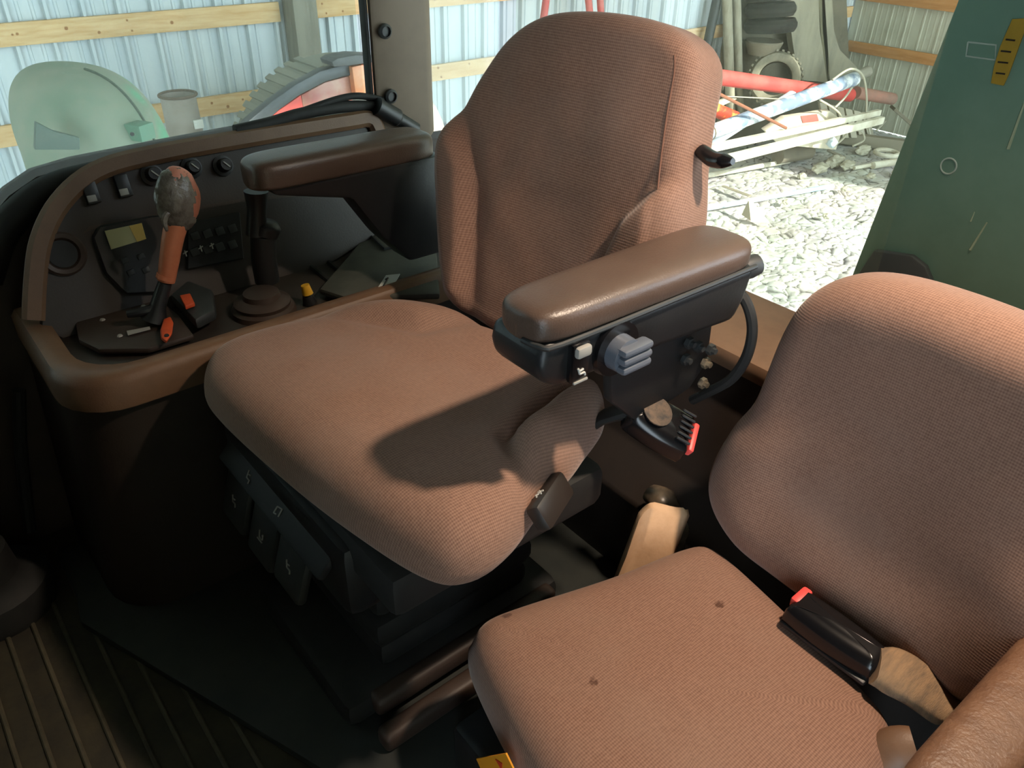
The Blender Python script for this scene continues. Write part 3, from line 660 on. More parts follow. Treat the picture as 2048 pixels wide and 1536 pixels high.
bm = B(); a = at(1300, 985, z=.22); b = at(1345, 1035, z=.2); tube(bm, [a, a.lerp(b, .5) + V(0, 0, .01), b, b + V(.02, -.03, -.06)], [.018, .026, .02, .015], 12, smoothpath=3, flat=.7)
tag(obj('belt_anchor', bm, mat('plastic_cloudy', (110, 96, 80), .3, (70, 62, 54), 30), smooth=60), 'cloudy plastic belt anchor cover on the floor between both seats', 'cover')
bm = B(); XS = .330; prism(bm, [at(955, 1516, x=XS), at(1014, 1505, x=XS), at(1036, 1550, x=XS), at(975, 1560, x=XS)], (-.002, 0, 0)); stk = obj('warning_sticker', bm, mat('tag_yellow', (226, 150, 30), .6), bud, 'yellow warning sticker')
bm = B(); lathe(bm, at(1000, 1528, x=XS - .0022), (-1, 0, 0), [(.008, 0), (.008, .0008)], 3); obj('triangle_mark', bm, mat('tag_red', (200, 60, 30), .6), stk)

# ---------------------------------------------------------------- right-hand console
con = thing('side_console', 'dark brown side console with gauge panel and lever, left of the driver seat', 'console', (.45, 1.2, 0))
XR = .98
def rr(x0, y0, x1, y1, r, z, n=7):
    """plan outline with the front near corner rounded"""
    pts = [Vector((x1, y0, z)), Vector((x1, y1, z)), Vector((x0, y1, z))]
    for k in range(n): a = math.pi + math.pi / 2 * k / (n - 1); pts.append(Vector((x0 + r + r * math.cos(a), y0 + r + r * math.sin(a), z)))
    return pts
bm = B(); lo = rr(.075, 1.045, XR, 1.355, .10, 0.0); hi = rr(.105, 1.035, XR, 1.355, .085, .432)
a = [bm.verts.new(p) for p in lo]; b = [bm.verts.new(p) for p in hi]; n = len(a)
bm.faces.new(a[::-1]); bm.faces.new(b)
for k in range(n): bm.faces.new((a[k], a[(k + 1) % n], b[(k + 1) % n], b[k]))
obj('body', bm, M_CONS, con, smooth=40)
# rim: a band around the top, hollow in the middle
bm = B(); O = rr(.095, 1.022, XR, 1.33, .085, 0); I = rr(.135, 1.065, XR - .03, 1.30, .075, 0)
prof = []
for o_, i_ in zip(O, I):
    dirv = (i_ - o_); prof.append([o_ + V(0, 0, .418), o_ + V(0, 0, .455), o_ + dirv * .18 + V(0, 0, .468), o_ + dirv * .5 + V(0, 0, .470), i_ + V(0, 0, .462), i_ + V(0, 0, .425)])
vr = [[bm.verts.new(p) for p in row] for row in prof]
for k in range(len(vr)):
    A_, B_ = vr[k], vr[(k + 1) % len(vr)]
    for j in range(5): bm.faces.new((A_[j], A_[j + 1], B_[j + 1], B_[j]))
    bm.faces.new((A_[5], A_[0], B_[0], B_[5]))
obj('rim', bm, M_BROWN, con, smooth=50)
bm = B(); box(bm, (.56, 1.19, .436), (.86, .27, .012), .003); obj('tray', bm, mat('tray_brown', (48, 40, 34), .55, (38, 33, 29), 9), con)
bm = B(); lathe(bm, at(528, 622, z=.442), UP, [(.052, 0), (.050, .008), (.044, .012), (.045, .018), (.036, .024), (.030, .026), (.028, .034), (.016, .038)], 28); obj('lever_boot', bm, M_BROWND, con)
# gauge panel plane
PO = Vector((.3, 1.235, .44)); EU = Vector((0, .085, .215)).normalized(); PN = Vector((0, -EU.z, EU.y))
def onp(px, py, off=0.0):
    v = fw + (px - 1024) / FOC * cr - (py - 768) / FOC * cu; s = ((PO + PN * off) - CAM).dot(PN) / v.dot(PN); return CAM + v * s
bm = B(); strip(bm, [onp(px, py, -.004) for px, py in trimpx], .0150, .016, PN); struct('trim_2', bm, M_BROWN)
def plate(name, pxs, off, th, m, bev=.002, parent=None, label=None):
    bm = B(); prism(bm, [onp(x, y, off) for x, y in pxs], PN * th, bev, 1); return obj(name, bm, m, parent or con, label, smooth=30)
PR = Matrix((Vector((1, 0, 0)), EU, PN)).transposed()
def pbox(bm, px, py, off, s, bev=.002, rz=0):
    box(bm, (0, 0, 0), s, bev, PR @ Matrix.Rotation(R(rz), 3, 'Z'), seg=1 if bev < .002 else 2)
    return bm
def pobj(name, px, py, off, s, m, bev=.0015, parent=None, rz=0):
    bm = B(); box(bm, (0, 0, 0), s, bev, PR @ Matrix.Rotation(R(rz), 3, 'Z')); bmesh.ops.translate(bm, verts=bm.verts, vec=onp(px, py, off)); return obj(name, bm, m, parent or con)
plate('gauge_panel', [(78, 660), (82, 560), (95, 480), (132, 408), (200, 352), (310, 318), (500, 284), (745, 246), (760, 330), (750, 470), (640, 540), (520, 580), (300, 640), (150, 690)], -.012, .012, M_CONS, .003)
plate('accessory_strip', [(165, 468), (180, 452), (330, 424), (480, 398), (600, 385), (600, 392), (480, 405), (330, 431), (184, 459)], 0, .0015, M_BROWND, 0)
p = onp(125, 508); bm = B(); lathe(bm, p, PN, [(.033, -.002), (.033, .004), (.030, .007), (.024, .005), (.020, -.001), (.020, .001)], 28); vent = obj('vent_ring', bm, M_BROWND, con)
bm = B(); lathe(bm, p, PN, [(.0205, .0), (.0205, .003), (.0, .002)], 24); obj('vent_opening', bm, M_RUB, vent)
bez = plate('monitor_bezel', [(182, 475), (196, 452), (300, 432), (345, 430), (360, 520), (330, 585), (250, 590), (208, 548)], 0, .010, M_BLACK, .003)
plate('lcd_screen', [(209, 462), (283, 446), (292, 478), (222, 499)], .0095, .002, M_LCD, 0, parent=bez)
plate('lcd_film', [(258, 452), (283, 446), (292, 478), (274, 484)], .0113, .001, M_LCDY, 0, parent=bez)
for px, py in ((250, 521), (282, 513), (262, 545), (292, 540)): pobj('button', px, py, .011, (.011, .009, .003), M_CHAR, .001, parent=bez, rz=8)
key = plate('keypad', [(372, 446), (478, 424), (486, 518), (372, 540)], 0, .007, M_BLACK, .002)
for i in range(4):
    for j in range(2): pobj('key', 390 + i * 25, 472 + j * 32 - i * 5, .0085, (.014, .013, .003), M_CHAR, .001, parent=key, rz=6)
for k, (px, py) in enumerate(((371, 507), (402, 497), (424, 492))):
    bm = B(); c = onp(px, py, .0105); tube(bm, [c + EU * .005, c - EU * .005], .0011, 6); tube(bm, [c + V(-.004, 0, 0), c + V(.004, 0, 0) + EU * .003], .0011, 6); obj('key_symbol', bm, M_WHITE, key)
for px, py in ((182, 385), (246, 372)):
    r_ = pobj('rocker_switch', px, py, .005, (.020, .034, .012), M_BLACK, .002); pobj('rocker_mark', px + 2, py + 12, .0115, (.013, .010, .002), M_GREY, .0008, parent=r_)
for px, py in ((303, 350), (382, 336), (445, 332)):
    c = onp(px, py); bm = B(); lathe(bm, c, PN, [(.017, 0), (.017, .004), (.0115, .005), (.0105, .020), (.009, .022)], 18); kb = obj('rotary_knob', bm, M_BLACK, con)
    bm = B(); box(bm, (0, 0, 0), (.0018, .013, .002), 0, PR @ Matrix.Rotation(R(40), 3, 'Z')); bmesh.ops.translate(bm, verts=bm.verts, vec=c + PN * .0232); obj('pointer', bm, M_WHITE, kb)
bm = B(); c = onp(303, 348, .002); tube(bm, [c + (V(1, 0, 0) * math.cos(t) + EU * math.sin(t)) * .024 for t in [R(40 + 12 * k) for k in range(9)]], .0017, 6); obj('dial_scale', bm, M_GREY, con)
r_ = pobj('socket', 313, 460, .003, (.024, .022, .006), M_BROWND, .002); c = onp(313, 460, .006); bm = B(); lathe(bm, c, PN, [(.004, 0), (.003, .003)], 10); obj('socket_light', bm, M_WHITE, r_)
# shift lever
LY = 1.165
def lv(px, py, dy=0): return at(px, py, y=LY + dy)
bm = B(); tube(bm, [lv(308, 640), lv(316, 612), lv(330, 565)], [.020, .012, .010], 12); tube(bm, [lv(255, 628, .01), lv(290, 622), lv(318, 612)], [.006, .007, .008], 10, smoothpath=3); shf = obj('shift_lever', bm, M_BLACK, con)
bm = B(); tube(bm, [lv(332, 562), lv(335, 545), lv(345, 480), lv(352, 450), lv(356, 425)], [.0128, .0135, .0155, .0165, .018], 18, smoothpath=3); obj('grip', bm, M_ORTAPE, shf)
bm = B(); tube(bm, [lv(331, 558), lv(333, 550)], .0142, 18); obj('grip_collar', bm, M_ORTAPE, shf)
hc = lv(358, 395); vd = (CAM - hc).normalized(); bm = B()
bmesh.ops.create_uvsphere(bm, u_segments=28, v_segments=18, radius=1.0)
hx = (lv(390, 395) - hc).normalized(); hz = (lv(352, 340) - lv(360, 440)).normalized(); hy = hx.cross(hz).normalized()
for v in bm.verts:
    q = v.co.copy(); f = 1 + .06 * noise.noise(q * 2.5); v.co = hc + hx * q.x * .030 * f + hy * q.y * .022 * f + hz * q.z * .045 * f
obj('lever_head', bm, M_PINK, shf, smooth=60)
bm = B(); bmesh.ops.create_uvsphere(bm, u_segments=40, v_segments=28, radius=1.0); sgn = 1 if hy.dot(vd) > 0 else -1
kill = []
for v in bm.verts:
    q = v.co.copy()
    if q.y * sgn < -.1 or q.x > .62 + .12 * math.sin(q.z * 6): kill.append(v)
    f = 1.05 + .07 * noise.fractal(q * 3.2, 1, 2, 3); v.co = hc + hx * (q.x * .0305 * f - .002) + hy * q.y * .0225 * f + hz * (q.z * .044 * f - .003)
bmesh.ops.delete(bm, geom=kill, context='VERTS'); bmesh.ops.solidify(bm, geom=bm.faces[:], thickness=.0008); obj('torn_wrap', bm, M_WRAP, shf, smooth=25)
bm = B(); tube(bm, [lv(336, 425, -.016), lv(328, 440, -.018), lv(334, 462, -.018)], [.004, .005, .002], 8, smoothpath=3); obj('wrap_flap', bm, M_WRAP, shf)
# quadrant cover and the two orange latches
bm = B(); prism(bm, [at(px, py, z=.448) for px, py in ((150, 640), (230, 600), (300, 590), (360, 640), (390, 680), (300, 708), (200, 710), (160, 690))], (0, 0, .010), .004); obj('lever_quadrant', bm, M_BROWND, con)
bm = B(); prism(bm, [at(px, py, z=.455) for px, py in ((345, 610), (380, 580), (430, 600), (436, 640), (395, 662))], (0, 0, .020), .006); lb = obj('latch_block', bm, M_CHAR, con)
bm = B(); c = at(376, 606, z=.481); box(bm, c, (.022, .034, .006), .002, Matrix.Rotation(R(15), 3, 'Z')) if False else prism(bm, [at(px, py, z=.478) for px, py in ((361, 598), (382, 594), (391, 613), (372, 620))], (0, 0, .007), .0015); obj('orange_latch', bm, M_ORANGE, lb, 'orange square latch')
bm = B(); prism(bm, [at(px, py, z=.462) for px, py in ((320, 664), (326, 643), (340, 638), (346, 650), (343, 672), (332, 688), (322, 680))], V(0, -.008, .008), .002); lt = obj('detent_latch', bm, M_ORANGE, con, 'orange pointed latch')
c = at(332, 677, z=.462) + V(0, -.008, .0075); bm = B(); lathe(bm, c, (0, -.3, 1), [(.0035, 0), (.0035, .002)], 10); obj('latch_pin', bm, M_RUB, lt)
bm = B(); prism(bm, [at(px, py, z=.461) for px, py in ((254, 664), (300, 655), (301, 659), (256, 671))], (0, 0, .002)); obj('slot_edge', bm, M_GREY, con)
for px, py in ((205, 640), (240, 672), (139, 634), (287, 613)):
    bm = B(); lathe(bm, at(px, py, z=.459), (0, 0, 1), [(.0045, 0), (.003, .002)], 7); obj('debris_fleck', bm, M_GREY, con)
# joystick behind the far armrest's front end
bm = B(); J = lambda px, py: at(px, py, y=1.17)
tube(bm, [J(535, 562), J(528, 520), J(527, 470)], [.020, .020, .021], 14, smoothpath=3); tube(bm, [J(527, 470), J(532, 452), J(534, 440)], [.022, .024, .014], 16, smoothpath=3); tube(bm, [J(512, 470), J(514, 420), J(512, 382)], [.016, .015, .019], 14, smoothpath=3)
obj('joystick', bm, M_BLACK, con, smooth=50)
# hitch lever with yellow knob, lid, slot lines, number label
bm = B(); tube(bm, [at(620, 605, z=.445), at(614, 590, z=.46)], [.012, .008], 10); hl = obj('hitch_lever', bm, M_BLACK, con)
bm = B(); tube(bm, [at(616, 588, z=.462), at(610, 570, z=.478)], [.009, .007], 12); obj('yellow_knob', bm, M_YEL, hl)
M_LID = mat('dusty_lid', (78, 78, 70), .6, (62, 62, 56), 12)
bm = B(); prism(bm, [at(px, py, z=.450) for px, py in ((700, 520), (745, 465), (800, 470), (870, 470), (880, 600), (690, 606), (640, 590))], (0, 0, .012), .004); obj('lid', bm, M_LID, con)
for a_, b_ in (((600, 515), (690, 590)), ((638, 508), (700, 560))):
    bm = B(); p, q = at(*a_, z=.444), at(*b_, z=.444); tube(bm, [p, q], .004, 6); obj('slot_seal', bm, M_RUB, con)
bm = B(); tube(bm, [at(730, 462, z=.466), at(770, 498, z=.466), at(800, 492, z=.466)], .003, 6); obj('lid_edge', bm, M_CHAR, con)
bm = B(); lathe(bm, at(800, 489, z=.462), (0, 0, 1), [(.006, 0), (.005, .003)], 12); obj('screw', bm, M_STEEL, con)
lp = [at(px, py, z=.465) for px, py in ((755, 578), (772, 552), (800, 549), (782, 581))]
bm = B(); prism(bm, lp, (0, 0, .0015)); nl = obj('number_label', bm, M_WHITE, con)
bm = B(); tube(bm, [at(766, 574, z=.4675), at(776, 556, z=.4675)], .0016, 6); tube(bm, [at(776, 556, z=.4675), at(771, 559, z=.4675)], .0014, 6); obj('number_one', bm, M_BLACKG, nl)
# the black upright to the far left of the console and the round boot on the mat
bm = B(); lathe(bm, (-.075, 1.245, 0), (0, 0, 1), [(.092, 0), (.095, .02), (.088, .05), (.070, .066), (.05, .07), (.045, .12), (.03, .125)], 28); bt_ = obj('pedal_boot', bm, M_RUB); tag(bt_, 'round black rubber boot on the floor mat at the far left', 'boot')
bm = B(); tube(bm, [at(38, 780, y=1.30), at(42, 900, y=1.30), at(60, 1060, y=1.30)], .010, 10, smoothpath=4); o = obj('drain_hose', bm, M_RUB); tag(o, 'dark hose hanging down the side wall left of the console', 'hose')

# hoses that run along the window sill into the pillar
def hose(pxs, r, label, y=1.33):
    bm = B(); pts = [at(px, py, y=y) for px, py in pxs]; q = []
    tube(bm, pts, r, 12, smoothpath=8)
    o = obj('hose', bm, M_RUB); tag(o, label, 'hose', None); return o
hose(((470, 262), (540, 246), (600, 228), (680, 214), (740, 213), (775, 216)), .0105, 'thick black hose along the window sill, lower of the two')
hose(((560, 240), (620, 217), (680, 197), (720, 192), (765, 200)), .0062, 'thin corrugated black hose arching above the thick one on the sill')
bm = B(); a_ = at(752, 212, y=1.315); b_ = at(832, 258, y=1.315); tube(bm, [a_, a_.lerp(b_, .5), a_.lerp(b_, .55), b_], [.017, .017, .013, .012], 14)
cl = obj('hose_fitting', bm, M_BLACK); tag(cl, 'black sleeve fitting strapped across the foot of the window pillar', 'fitting')

# ---------------------------------------------------------------- green panel at the left rear
gp = thing('green_panel', 'dark green painted panel with a yellow scale sticker at right edge', 'panel', (1.2, .3, .44))
def gx(px, py, d=0): return at(px, py, x=1.2 - d)
bm = B(); prism(bm, [gx(1978, -164), gx(1684, 600), gx(1690, 660), gx(2200, 760), gx(2250, -160)], (.03, 0, 0), .004); obj('sheet', bm, M_GREEN, gp)
bm = B(); prism(bm, [gx(1686, 600), gx(1755, 497), (gx(1830, 508)), gx(1858, 530), gx(1872, 565), gx(1880, 640), gx(1700, 630)], (-.012, 0, 0), .003); obj('rubber_flap', bm, mat('green_black', (58, 64, 64), .5), gp)
sp = [(2026, 38), (2060, 36), (2040, 90), (2018, 150), (2008, 171), (1983, 166), (1990, 130), (2002, 92)]
bm = B(); prism(bm, [gx(*q, .001) for q in sp], (-.002, 0, 0)); sk = obj('scale_sticker', bm, M_STKY, gp)
for a_, b_ in (((2012, 79), (2030, 81)), ((2002, 102), (2022, 104)), ((1996, 124), (2016, 126)), ((1992, 146), (2010, 148))):
    bm = B(); tube(bm, [gx(*a_, .0035), gx(*b_, .0035)], .0011, 6); obj('tick', bm, M_BLACK, sk)
cc = gx(1897, 332, .001); bm = B(); rr_ = (gx(1913, 332, .001) - cc).length
tube(bm, [cc + V(0, math.cos(t), 0) * rr_ + V(0, 0, math.sin(t)) * rr_ for t in [2 * math.pi * k / 28 for k in range(29)]], .0012, 6); obj('ring_mark', bm, mat('green_grey', (168, 186, 172), .6), gp)
bm = B(); loop = [(1936, 84), (1992, 90), (1990, 120), (1932, 112), (1936, 84)]; tube(bm, [gx(*q, .001) for q in loop], .0012, 6); obj('label_outline', bm, mat('green_grey', (168, 186, 172), .6), gp)
for a_, b_, r_ in (((2058, 180), (2016, 298), .0022), ((1974, 445), (1940, 500), .0020), ((1949, 424), (1941, 443), .0013)):
    bm = B(); tube(bm, [gx(*a_, .001), gx(*b_, .001)], [r_ * .5, r_], 6); obj('scratch', bm, mat('scratch', (150, 168, 140), .7), gp)
# ---------------------------------------------------------------- seen through the side window
# pale green rounded tank
M_TANK = mat('dusty_green_tank', (152, 158, 142), .85, (130, 148, 130), 3)
def stain(m, spots, c):
    nt = m.node_tree; N = nt.nodes; L = nt.links; b = N['Principled BSDF']; src = b.inputs['Base Color'].links[0].from_socket; tc = N.new('ShaderNodeTexCoord')
    nz = N.new('ShaderNodeTexNoise'); nz.inputs['Scale'].default_value = 9; L.new(tc.outputs['Object'], nz.inputs[0])
    for p, r in spots:
        vm = N.new('ShaderNodeVectorMath'); vm.operation = 'DISTANCE'; vm.inputs[1].default_value = p; L.new(tc.outputs['Object'], vm.inputs[0])
        ad = N.new('ShaderNodeMath'); ad.operation = 'MULTIPLY_ADD'; ad.inputs[1].default_value = r * 1.1; L.new(nz.outputs['Fac'], ad.inputs[0]); L.new(vm.outputs['Value'], ad.inputs[2])
        mr = N.new('ShaderNodeMapRange'); mr.inputs['From Min'].default_value = r * .7; mr.inputs['From Max'].default_value = r * 1.6; mr.inputs['To Min'].default_value = .8; mr.inputs['To Max'].default_value = 0; L.new(ad.outputs[0], mr.inputs['Value'])
        mx = N.new('ShaderNodeMixRGB'); mx.inputs[2].default_value = (*lin(c), 1); L.new(mr.outputs[0], mx.inputs[0]); L.new(src, mx.inputs[1]); src = mx.outputs[0]
    L.new(src, b.inputs['Base Color'])
tk = thing('fuel_tank', 'dusty pale green rounded tank with a bracket outside the side window', 'tank', (.83, 3.75, GZ))
c = at(185, 250, y=3.75); k = 3.75
rx = (at(335, 250, y=k) - at(40, 250, y=k)).length / 2; zt = at(170, 128, y=k).z
bm = B(); N1, N2 = 56, 30; rows = []
Ry = .42
def tankp(u, v):
    # v 0..1 from skirt to crown; the crown leans to the left
    ph = v * math.pi / 2; e = .62
    rr1 = math.cos(ph) ** e; zz = math.sin(ph) ** .9
    return Vector((c.x + rx * rr1 * math.cos(u) - .10 * rx * zz, 3.75 + Ry * rr1 * math.sin(u), c.z - .12 + (zt - c.z + .12) * zz - .10 * rx * (math.cos(u)) * rr1))
rows.append([bm.verts.new((c.x + rx * math.cos(2 * math.pi * i / N1), 3.75 + Ry * math.sin(2 * math.pi * i / N1), GZ)) for i in range(N1)])
for j in range(N2): rows.append([bm.verts.new(tankp(2 * math.pi * i / N1, j / N2)) for i in range(N1)])
for a, b in zip(rows, rows[1:]):
    for i in range(N1): bm.faces.new((a[i], a[(i + 1) % N1], b[(i + 1) % N1], b[i]))
bm.faces.new(rows[0][::-1]); bm.faces.new(rows[-1]); obj('shell', bm, M_TANK, tk, smooth=60)
stain(M_TANK, [(tankp(R(-35), .18) - ORG[tk], .10), (tankp(R(-40), .55) - ORG[tk], .06), (tankp(R(-10), .6) - ORG[tk], .06)], (96, 176, 140))
bm = B(); pts = [tankp(R(-58), v / 16) * 1.0 for v in range(0, 16)] ; tube(bm, [p + (p - Vector((c.x, 3.75, c.z - .3))).normalized() * .003 for p in pts], .0055, 6); obj('seam', bm, mat('tank_seam', (86, 100, 88), .8), tk)
M_TG = mat('tank_green', (104, 146, 124), .7, (122, 150, 132), 6)
bp = at(278, 262, y=3.75 - Ry - .0); bm = B(); box(bm, bp + V(0, .03, .01), (.10, .10, .075), .004, Matrix.Rotation(R(-20), 3, 'Z')) if False else None
bm = B(); q = at(280, 262, y=3.36); box(bm, (0, 0, 0), (.075, .08, .062), .004, Matrix.Rotation(R(28), 3, 'Z')); bmesh.ops.translate(bm, verts=bm.verts, vec=q); brk = obj('bracket', bm, M_TG, tk)
bm = B(); lathe(bm, at(264, 268, y=3.31), (0, -1, 0), [(.008, 0), (.008, .004)], 10); obj('bracket_hole', bm, M_CHAR, tk)
for (u, v, s) in ((R(-40), .15, .07), (R(-75), .62, .05)):
    p = tankp(u, v); nrm = (p - Vector((c.x, 3.75, c.z - .3))).normalized(); bm = B(); lathe(bm, p - nrm * .004, nrm, [(s, 0), (s * .9, .006), (s * .3, .008)], 18); obj('washed_patch', bm, M_TG, tk) if False else bm.free()
bm = B(); prism(bm, [at(px, py, y=3.30) for px, py in ((72, 244), (106, 262), (160, 276), (160, 300), (70, 300))], (0, .03, 0), .004); obj('reflection_patch', bm, mat('reflection_dark', (92, 108, 100), .7), tk)  # dark patch painting a glass reflection low on the tank
# grey drum with rusty rim and white tag
dc = at(362, 222, y=5.5); dr = (at(402, 222, y=5.5) - at(323, 222, y=5.5)).length / 2 * .9; zt = at(360, 182, y=5.5).z
dm = thing('drum', 'grey drum with a rusty rim and white tag behind the pale green tank', 'drum', (dc.x, 5.5, GZ))
bm = B(); lathe(bm, (dc.x, 5.5, GZ), UP, [(dr * 1.12, 0), (dr * 1.12, zt - GZ - .42), (dr * 1.16, zt - GZ - .40), (dr, zt - GZ - .38), (dr * .96, zt - GZ - .03), (dr * .98, zt - GZ - .02), (dr * .93, zt - GZ - .02), (dr * .9, zt - GZ - .12)], 28); obj('shell', bm, mat('drum_grey', (172, 164, 156), .8, (150, 138, 128), 4), dm)
bm = B(); ring = [(dc.x + dr * math.cos(t), 5.5 + dr * math.sin(t), zt - .02) for t in [2 * math.pi * k / 32 for k in range(33)]]; tube(bm, ring, .010, 8); obj('rim', bm, mat('drum_rust', (112, 96, 84), .8), dm)
bm = B(); q = at(397, 248, y=5.5 - dr); box(bm, q + V(.0, .02, 0), (.055, .012, .05), .001, Matrix.Rotation(R(18), 3, 'Z')) if False else box(bm, q, (.06, .02, .055), .001); obj('tag', bm, mat('tag_white', (232, 232, 228), .7), dm)
# red machine: tyre, fender, body, amber lamp
YM = 4.7
rm = thing('red_machine', 'red farm machine with dark fender and amber lamp beyond the side window', 'vehicle', (at(760, 300, y=YM).x, YM + .2, GZ))
def ym(px, py, d=0): return at(px, py, y=YM + d)
arc_out = [(455, 280), (500, 240), (545, 202), (590, 170), (640, 143), (680, 131), (745, 124)]
arc_in = [(745, 148), (690, 152), (650, 164), (600, 190), (560, 219), (520, 254), (500, 284)]
bm = B(); prism(bm, [ym(*q) for q in arc_out + arc_in], (0, .08, 0), .006); obj('fender', bm, mat('fender_grey', (74, 76, 80), .4, (62, 64, 68), 6), rm)
bm = B(); prism(bm, [ym(*q, .01) for q in ((556, 222), (602, 190), (612, 245), (600, 280), (515, 280), (520, 256))], (0, .12, 0), .004); obj('red_panel', bm, mat('machine_red', (214, 62, 48), .45), rm)
bm = B(); prism(bm, [ym(*q, .012) for q in ((603, 190), (650, 165), (706, 150), (706, 230), (660, 240), (612, 262))], (0, .12, 0), .004); obj('side_panel', bm, mat('machine_maroon', (170, 84, 74), .3, (188, 140, 120), 5), rm)
bm = B(); prism(bm, [ym(*q, -.04) for q in ((704, 134), (750, 124), (750, 186), (712, 192))], (0, .14, 0), .006); lm = obj('amber_lamp', bm, mat('amber_lens', (232, 140, 92), .35, (236, 170, 130), 8), rm)
bm = B(); prism(bm, [ym(*q, -.07) for q in ((664, 124), (675, 117), (712, 110), (752, 112), (752, 124), (710, 130), (668, 134))], (0, .16, 0), .006); obj('lamp_cap', bm, mat('cap_grey', (86, 86, 88), .5), rm)
# tyre behind the fender
tc = ym(732, 372, .16); rad = (ym(592, 184, .16) - tc).length
bm = B(); n = 44
bm = B(); lathe(bm, tc + V(0, .05, 0), (0, 1, 0), [(rad * .6, 0), (rad * .94, .02), (rad, .08), (rad, .36), (rad * .94, .42), (rad * .6, .44)], 48); ty = obj('tyre', bm, mat('tyre_pale', (150, 148, 138), .9), rm)
for k in range(14):
    a = R(104 + k * 5.5); p = tc + V(math.cos(a) * rad, .27, math.sin(a) * rad); bm = B(); box(bm, (0, 0, 0), (.045, .36, .022), .004, Matrix.Rotation(math.pi / 2 - a, 3, 'Y')); bmesh.ops.translate(bm, verts=bm.verts, vec=p); obj('tread_block', bm, mat('tyre_pale', (150, 148, 138), .9), ty)
bm = B(); lathe(bm, (tc.x, YM + .1, GZ), UP, [(.16, 0), (.12, .3), (.12, tc.z - GZ)], 12); obj('axle_stand', bm, M_CHAR, rm)
# red frame tips above the seat back
rf = thing('implement', 'red tubular implement legs showing above the driver seat backrest', 'implement', (at(1140, 0, y=6.0).x, 6.0, GZ))
for a_, b_, c_ in (((1098, -40), (1088, 30), (1040, 330)), ((1172, -40), (1180, 28), (1200, 330)), ((1198, -40), (1202, 28), (1235, 330))):
    bm = B(); tube(bm, [at(*a_, y=6.0), at(*b_, y=6.0), at(*c_, y=6.0)], .035, 12); obj('leg', bm, mat('frame_red', (196, 86, 84), .6, (206, 130, 124), 5), rf)

# ---------------------------------------------------------------- scrap heap in the shed corner
M_RPIPE = mat('red_auger', (206, 70, 66), .6, (190, 96, 88), 3)
def rod(name, label, cat, a, b, r, m, n=14, flat=1.0, mid=None, group=None):
    bm = B(); pts = [a] + (mid or []) + [b]; tube(bm, pts, r, n, flat=flat, smoothpath=4 if mid else 0); o = obj(name, bm, m); return tag(o, label, cat, group)
bm = B(); a, b = at(1330, 140, y=5.3), at(1700, 190, y=5.2); tube(bm, [a, b], .080, 18); o = obj('auger_tube', bm, M_RPIPE); tag(o, 'long red auger tube lying across the scrap heap', 'tube')
rod('pipe', 'short faded pink pipe behind the blue one at right', 'pipe', at(1712, 185, y=5.2), at(1785, 198, y=5.1), .075, mat('pink_pipe', (168, 118, 104), .8, (140, 112, 100), 4))
pp = thing('drain_pipe', 'blue and white weathered pipe lying diagonally over the scrap heap', 'pipe', at(1560, 230, y=5.35))
bm = B(); a, b = at(1385, 278, y=4.85), at(1708, 158, y=4.95); tube(bm, [a, a.lerp(b, .35), a.lerp(b, .7), b], [.072, .074, .076, .080], 20); obj('pipe', bm, mat('blue_white_pipe', (226, 230, 232), .6, (122, 140, 164), 3.6, nlo=.42, nhi=.55, stretch=(1.2, 1.2, 1.2)), pp)
for t in (.05, .09):
    q = a.lerp(b, t); bm = B(); tube(bm, [q - (b - a).normalized() * .008, q + (b - a).normalized() * .008], .077, 18); obj('hose_clamp', bm, M_STEEL, pp)
bm = B(); tube(bm, [b, b + (b - a).normalized() * .02], .066, 18); obj('pipe_mouth', bm, M_CHAR, pp)
rod('conduit', 'grey conduit stub sticking out behind the blue pipe end', 'pipe', at(1690, 160, y=5.45), at(1735, 143, y=5.45), .07, mat('conduit_grey', (150, 146, 132), .8))
rod('plank', 'pale blue edge plank under the weathered pipe', 'plank', at(1400, 305, y=4.95), at(1585, 186, y=5.08), .05, mat('pale_blue', (190, 206, 222), .7), 8, flat=.5)
M_WB = mat('white_board', (226, 222, 204), .8, (196, 188, 166), 6)
def beam(name, label, a, b, w, h, m):
    bm = B(); d = (b - a); L = d.length; d.normalize(); s = d.cross(UP).normalized(); u = s.cross(d)
    prism(bm, [a + s * w + u * h, a - s * w + u * h, a - s * w - u * h, a + s * w - u * h], d * L, .004, 1); o = obj(name, bm, m); return tag(o, label, 'board')
beam('board', 'white board on the heap, upper of the two long ones', at(1405, 300, y=4.68), at(1758, 225, y=4.85), .03, .035, M_WB)
beam('board', 'white board on the heap, lower of the two long ones', at(1440, 322, y=4.58), at(1764, 240, y=4.75), .03, .042, M_WB)
rod('rod', 'thin pale rod with blue end lying under the two white boards', 'rod', at(1385, 356, z=-1.93), at(1578, 322, z=-1.95), .03, M_WB, 10)
rod('rod', 'long thin pale rod on the mud beside the torn carton', 'rod', at(1395, 420, z=-1.95), at(1665, 372, z=-1.97), .028, mat('rod_blue_white', (216, 222, 220), .7, (150, 180, 200), 2), 10)
rod('rod', 'thin rust brown rod poking through the heap beside the backrest', 'rod', at(1415, 176, y=4.74), at(1572, 256, y=4.72), .016, mat('rust_rod', (138, 88, 66), .8), 8)
o = rod('tube', 'orange and yellow painted tube end beside the seat backrest', 'tube', at(1395, 205, y=5.15), at(1470, 236, y=5.10), .07, mat('red_yellow', (190, 66, 44), .6, (226, 176, 84), 9, nlo=.5, nhi=.6))
M_PGREY = mat('pole_grey', (164, 160, 142), .85, (140, 134, 116), 5, stretch=(4, 4, .6))
rod('pole', 'grey upright pole in the corner, left of the pair', 'pole', at(1452, -60, y=6.1), at(1462, 250, y=6.1), .058, M_PGREY)
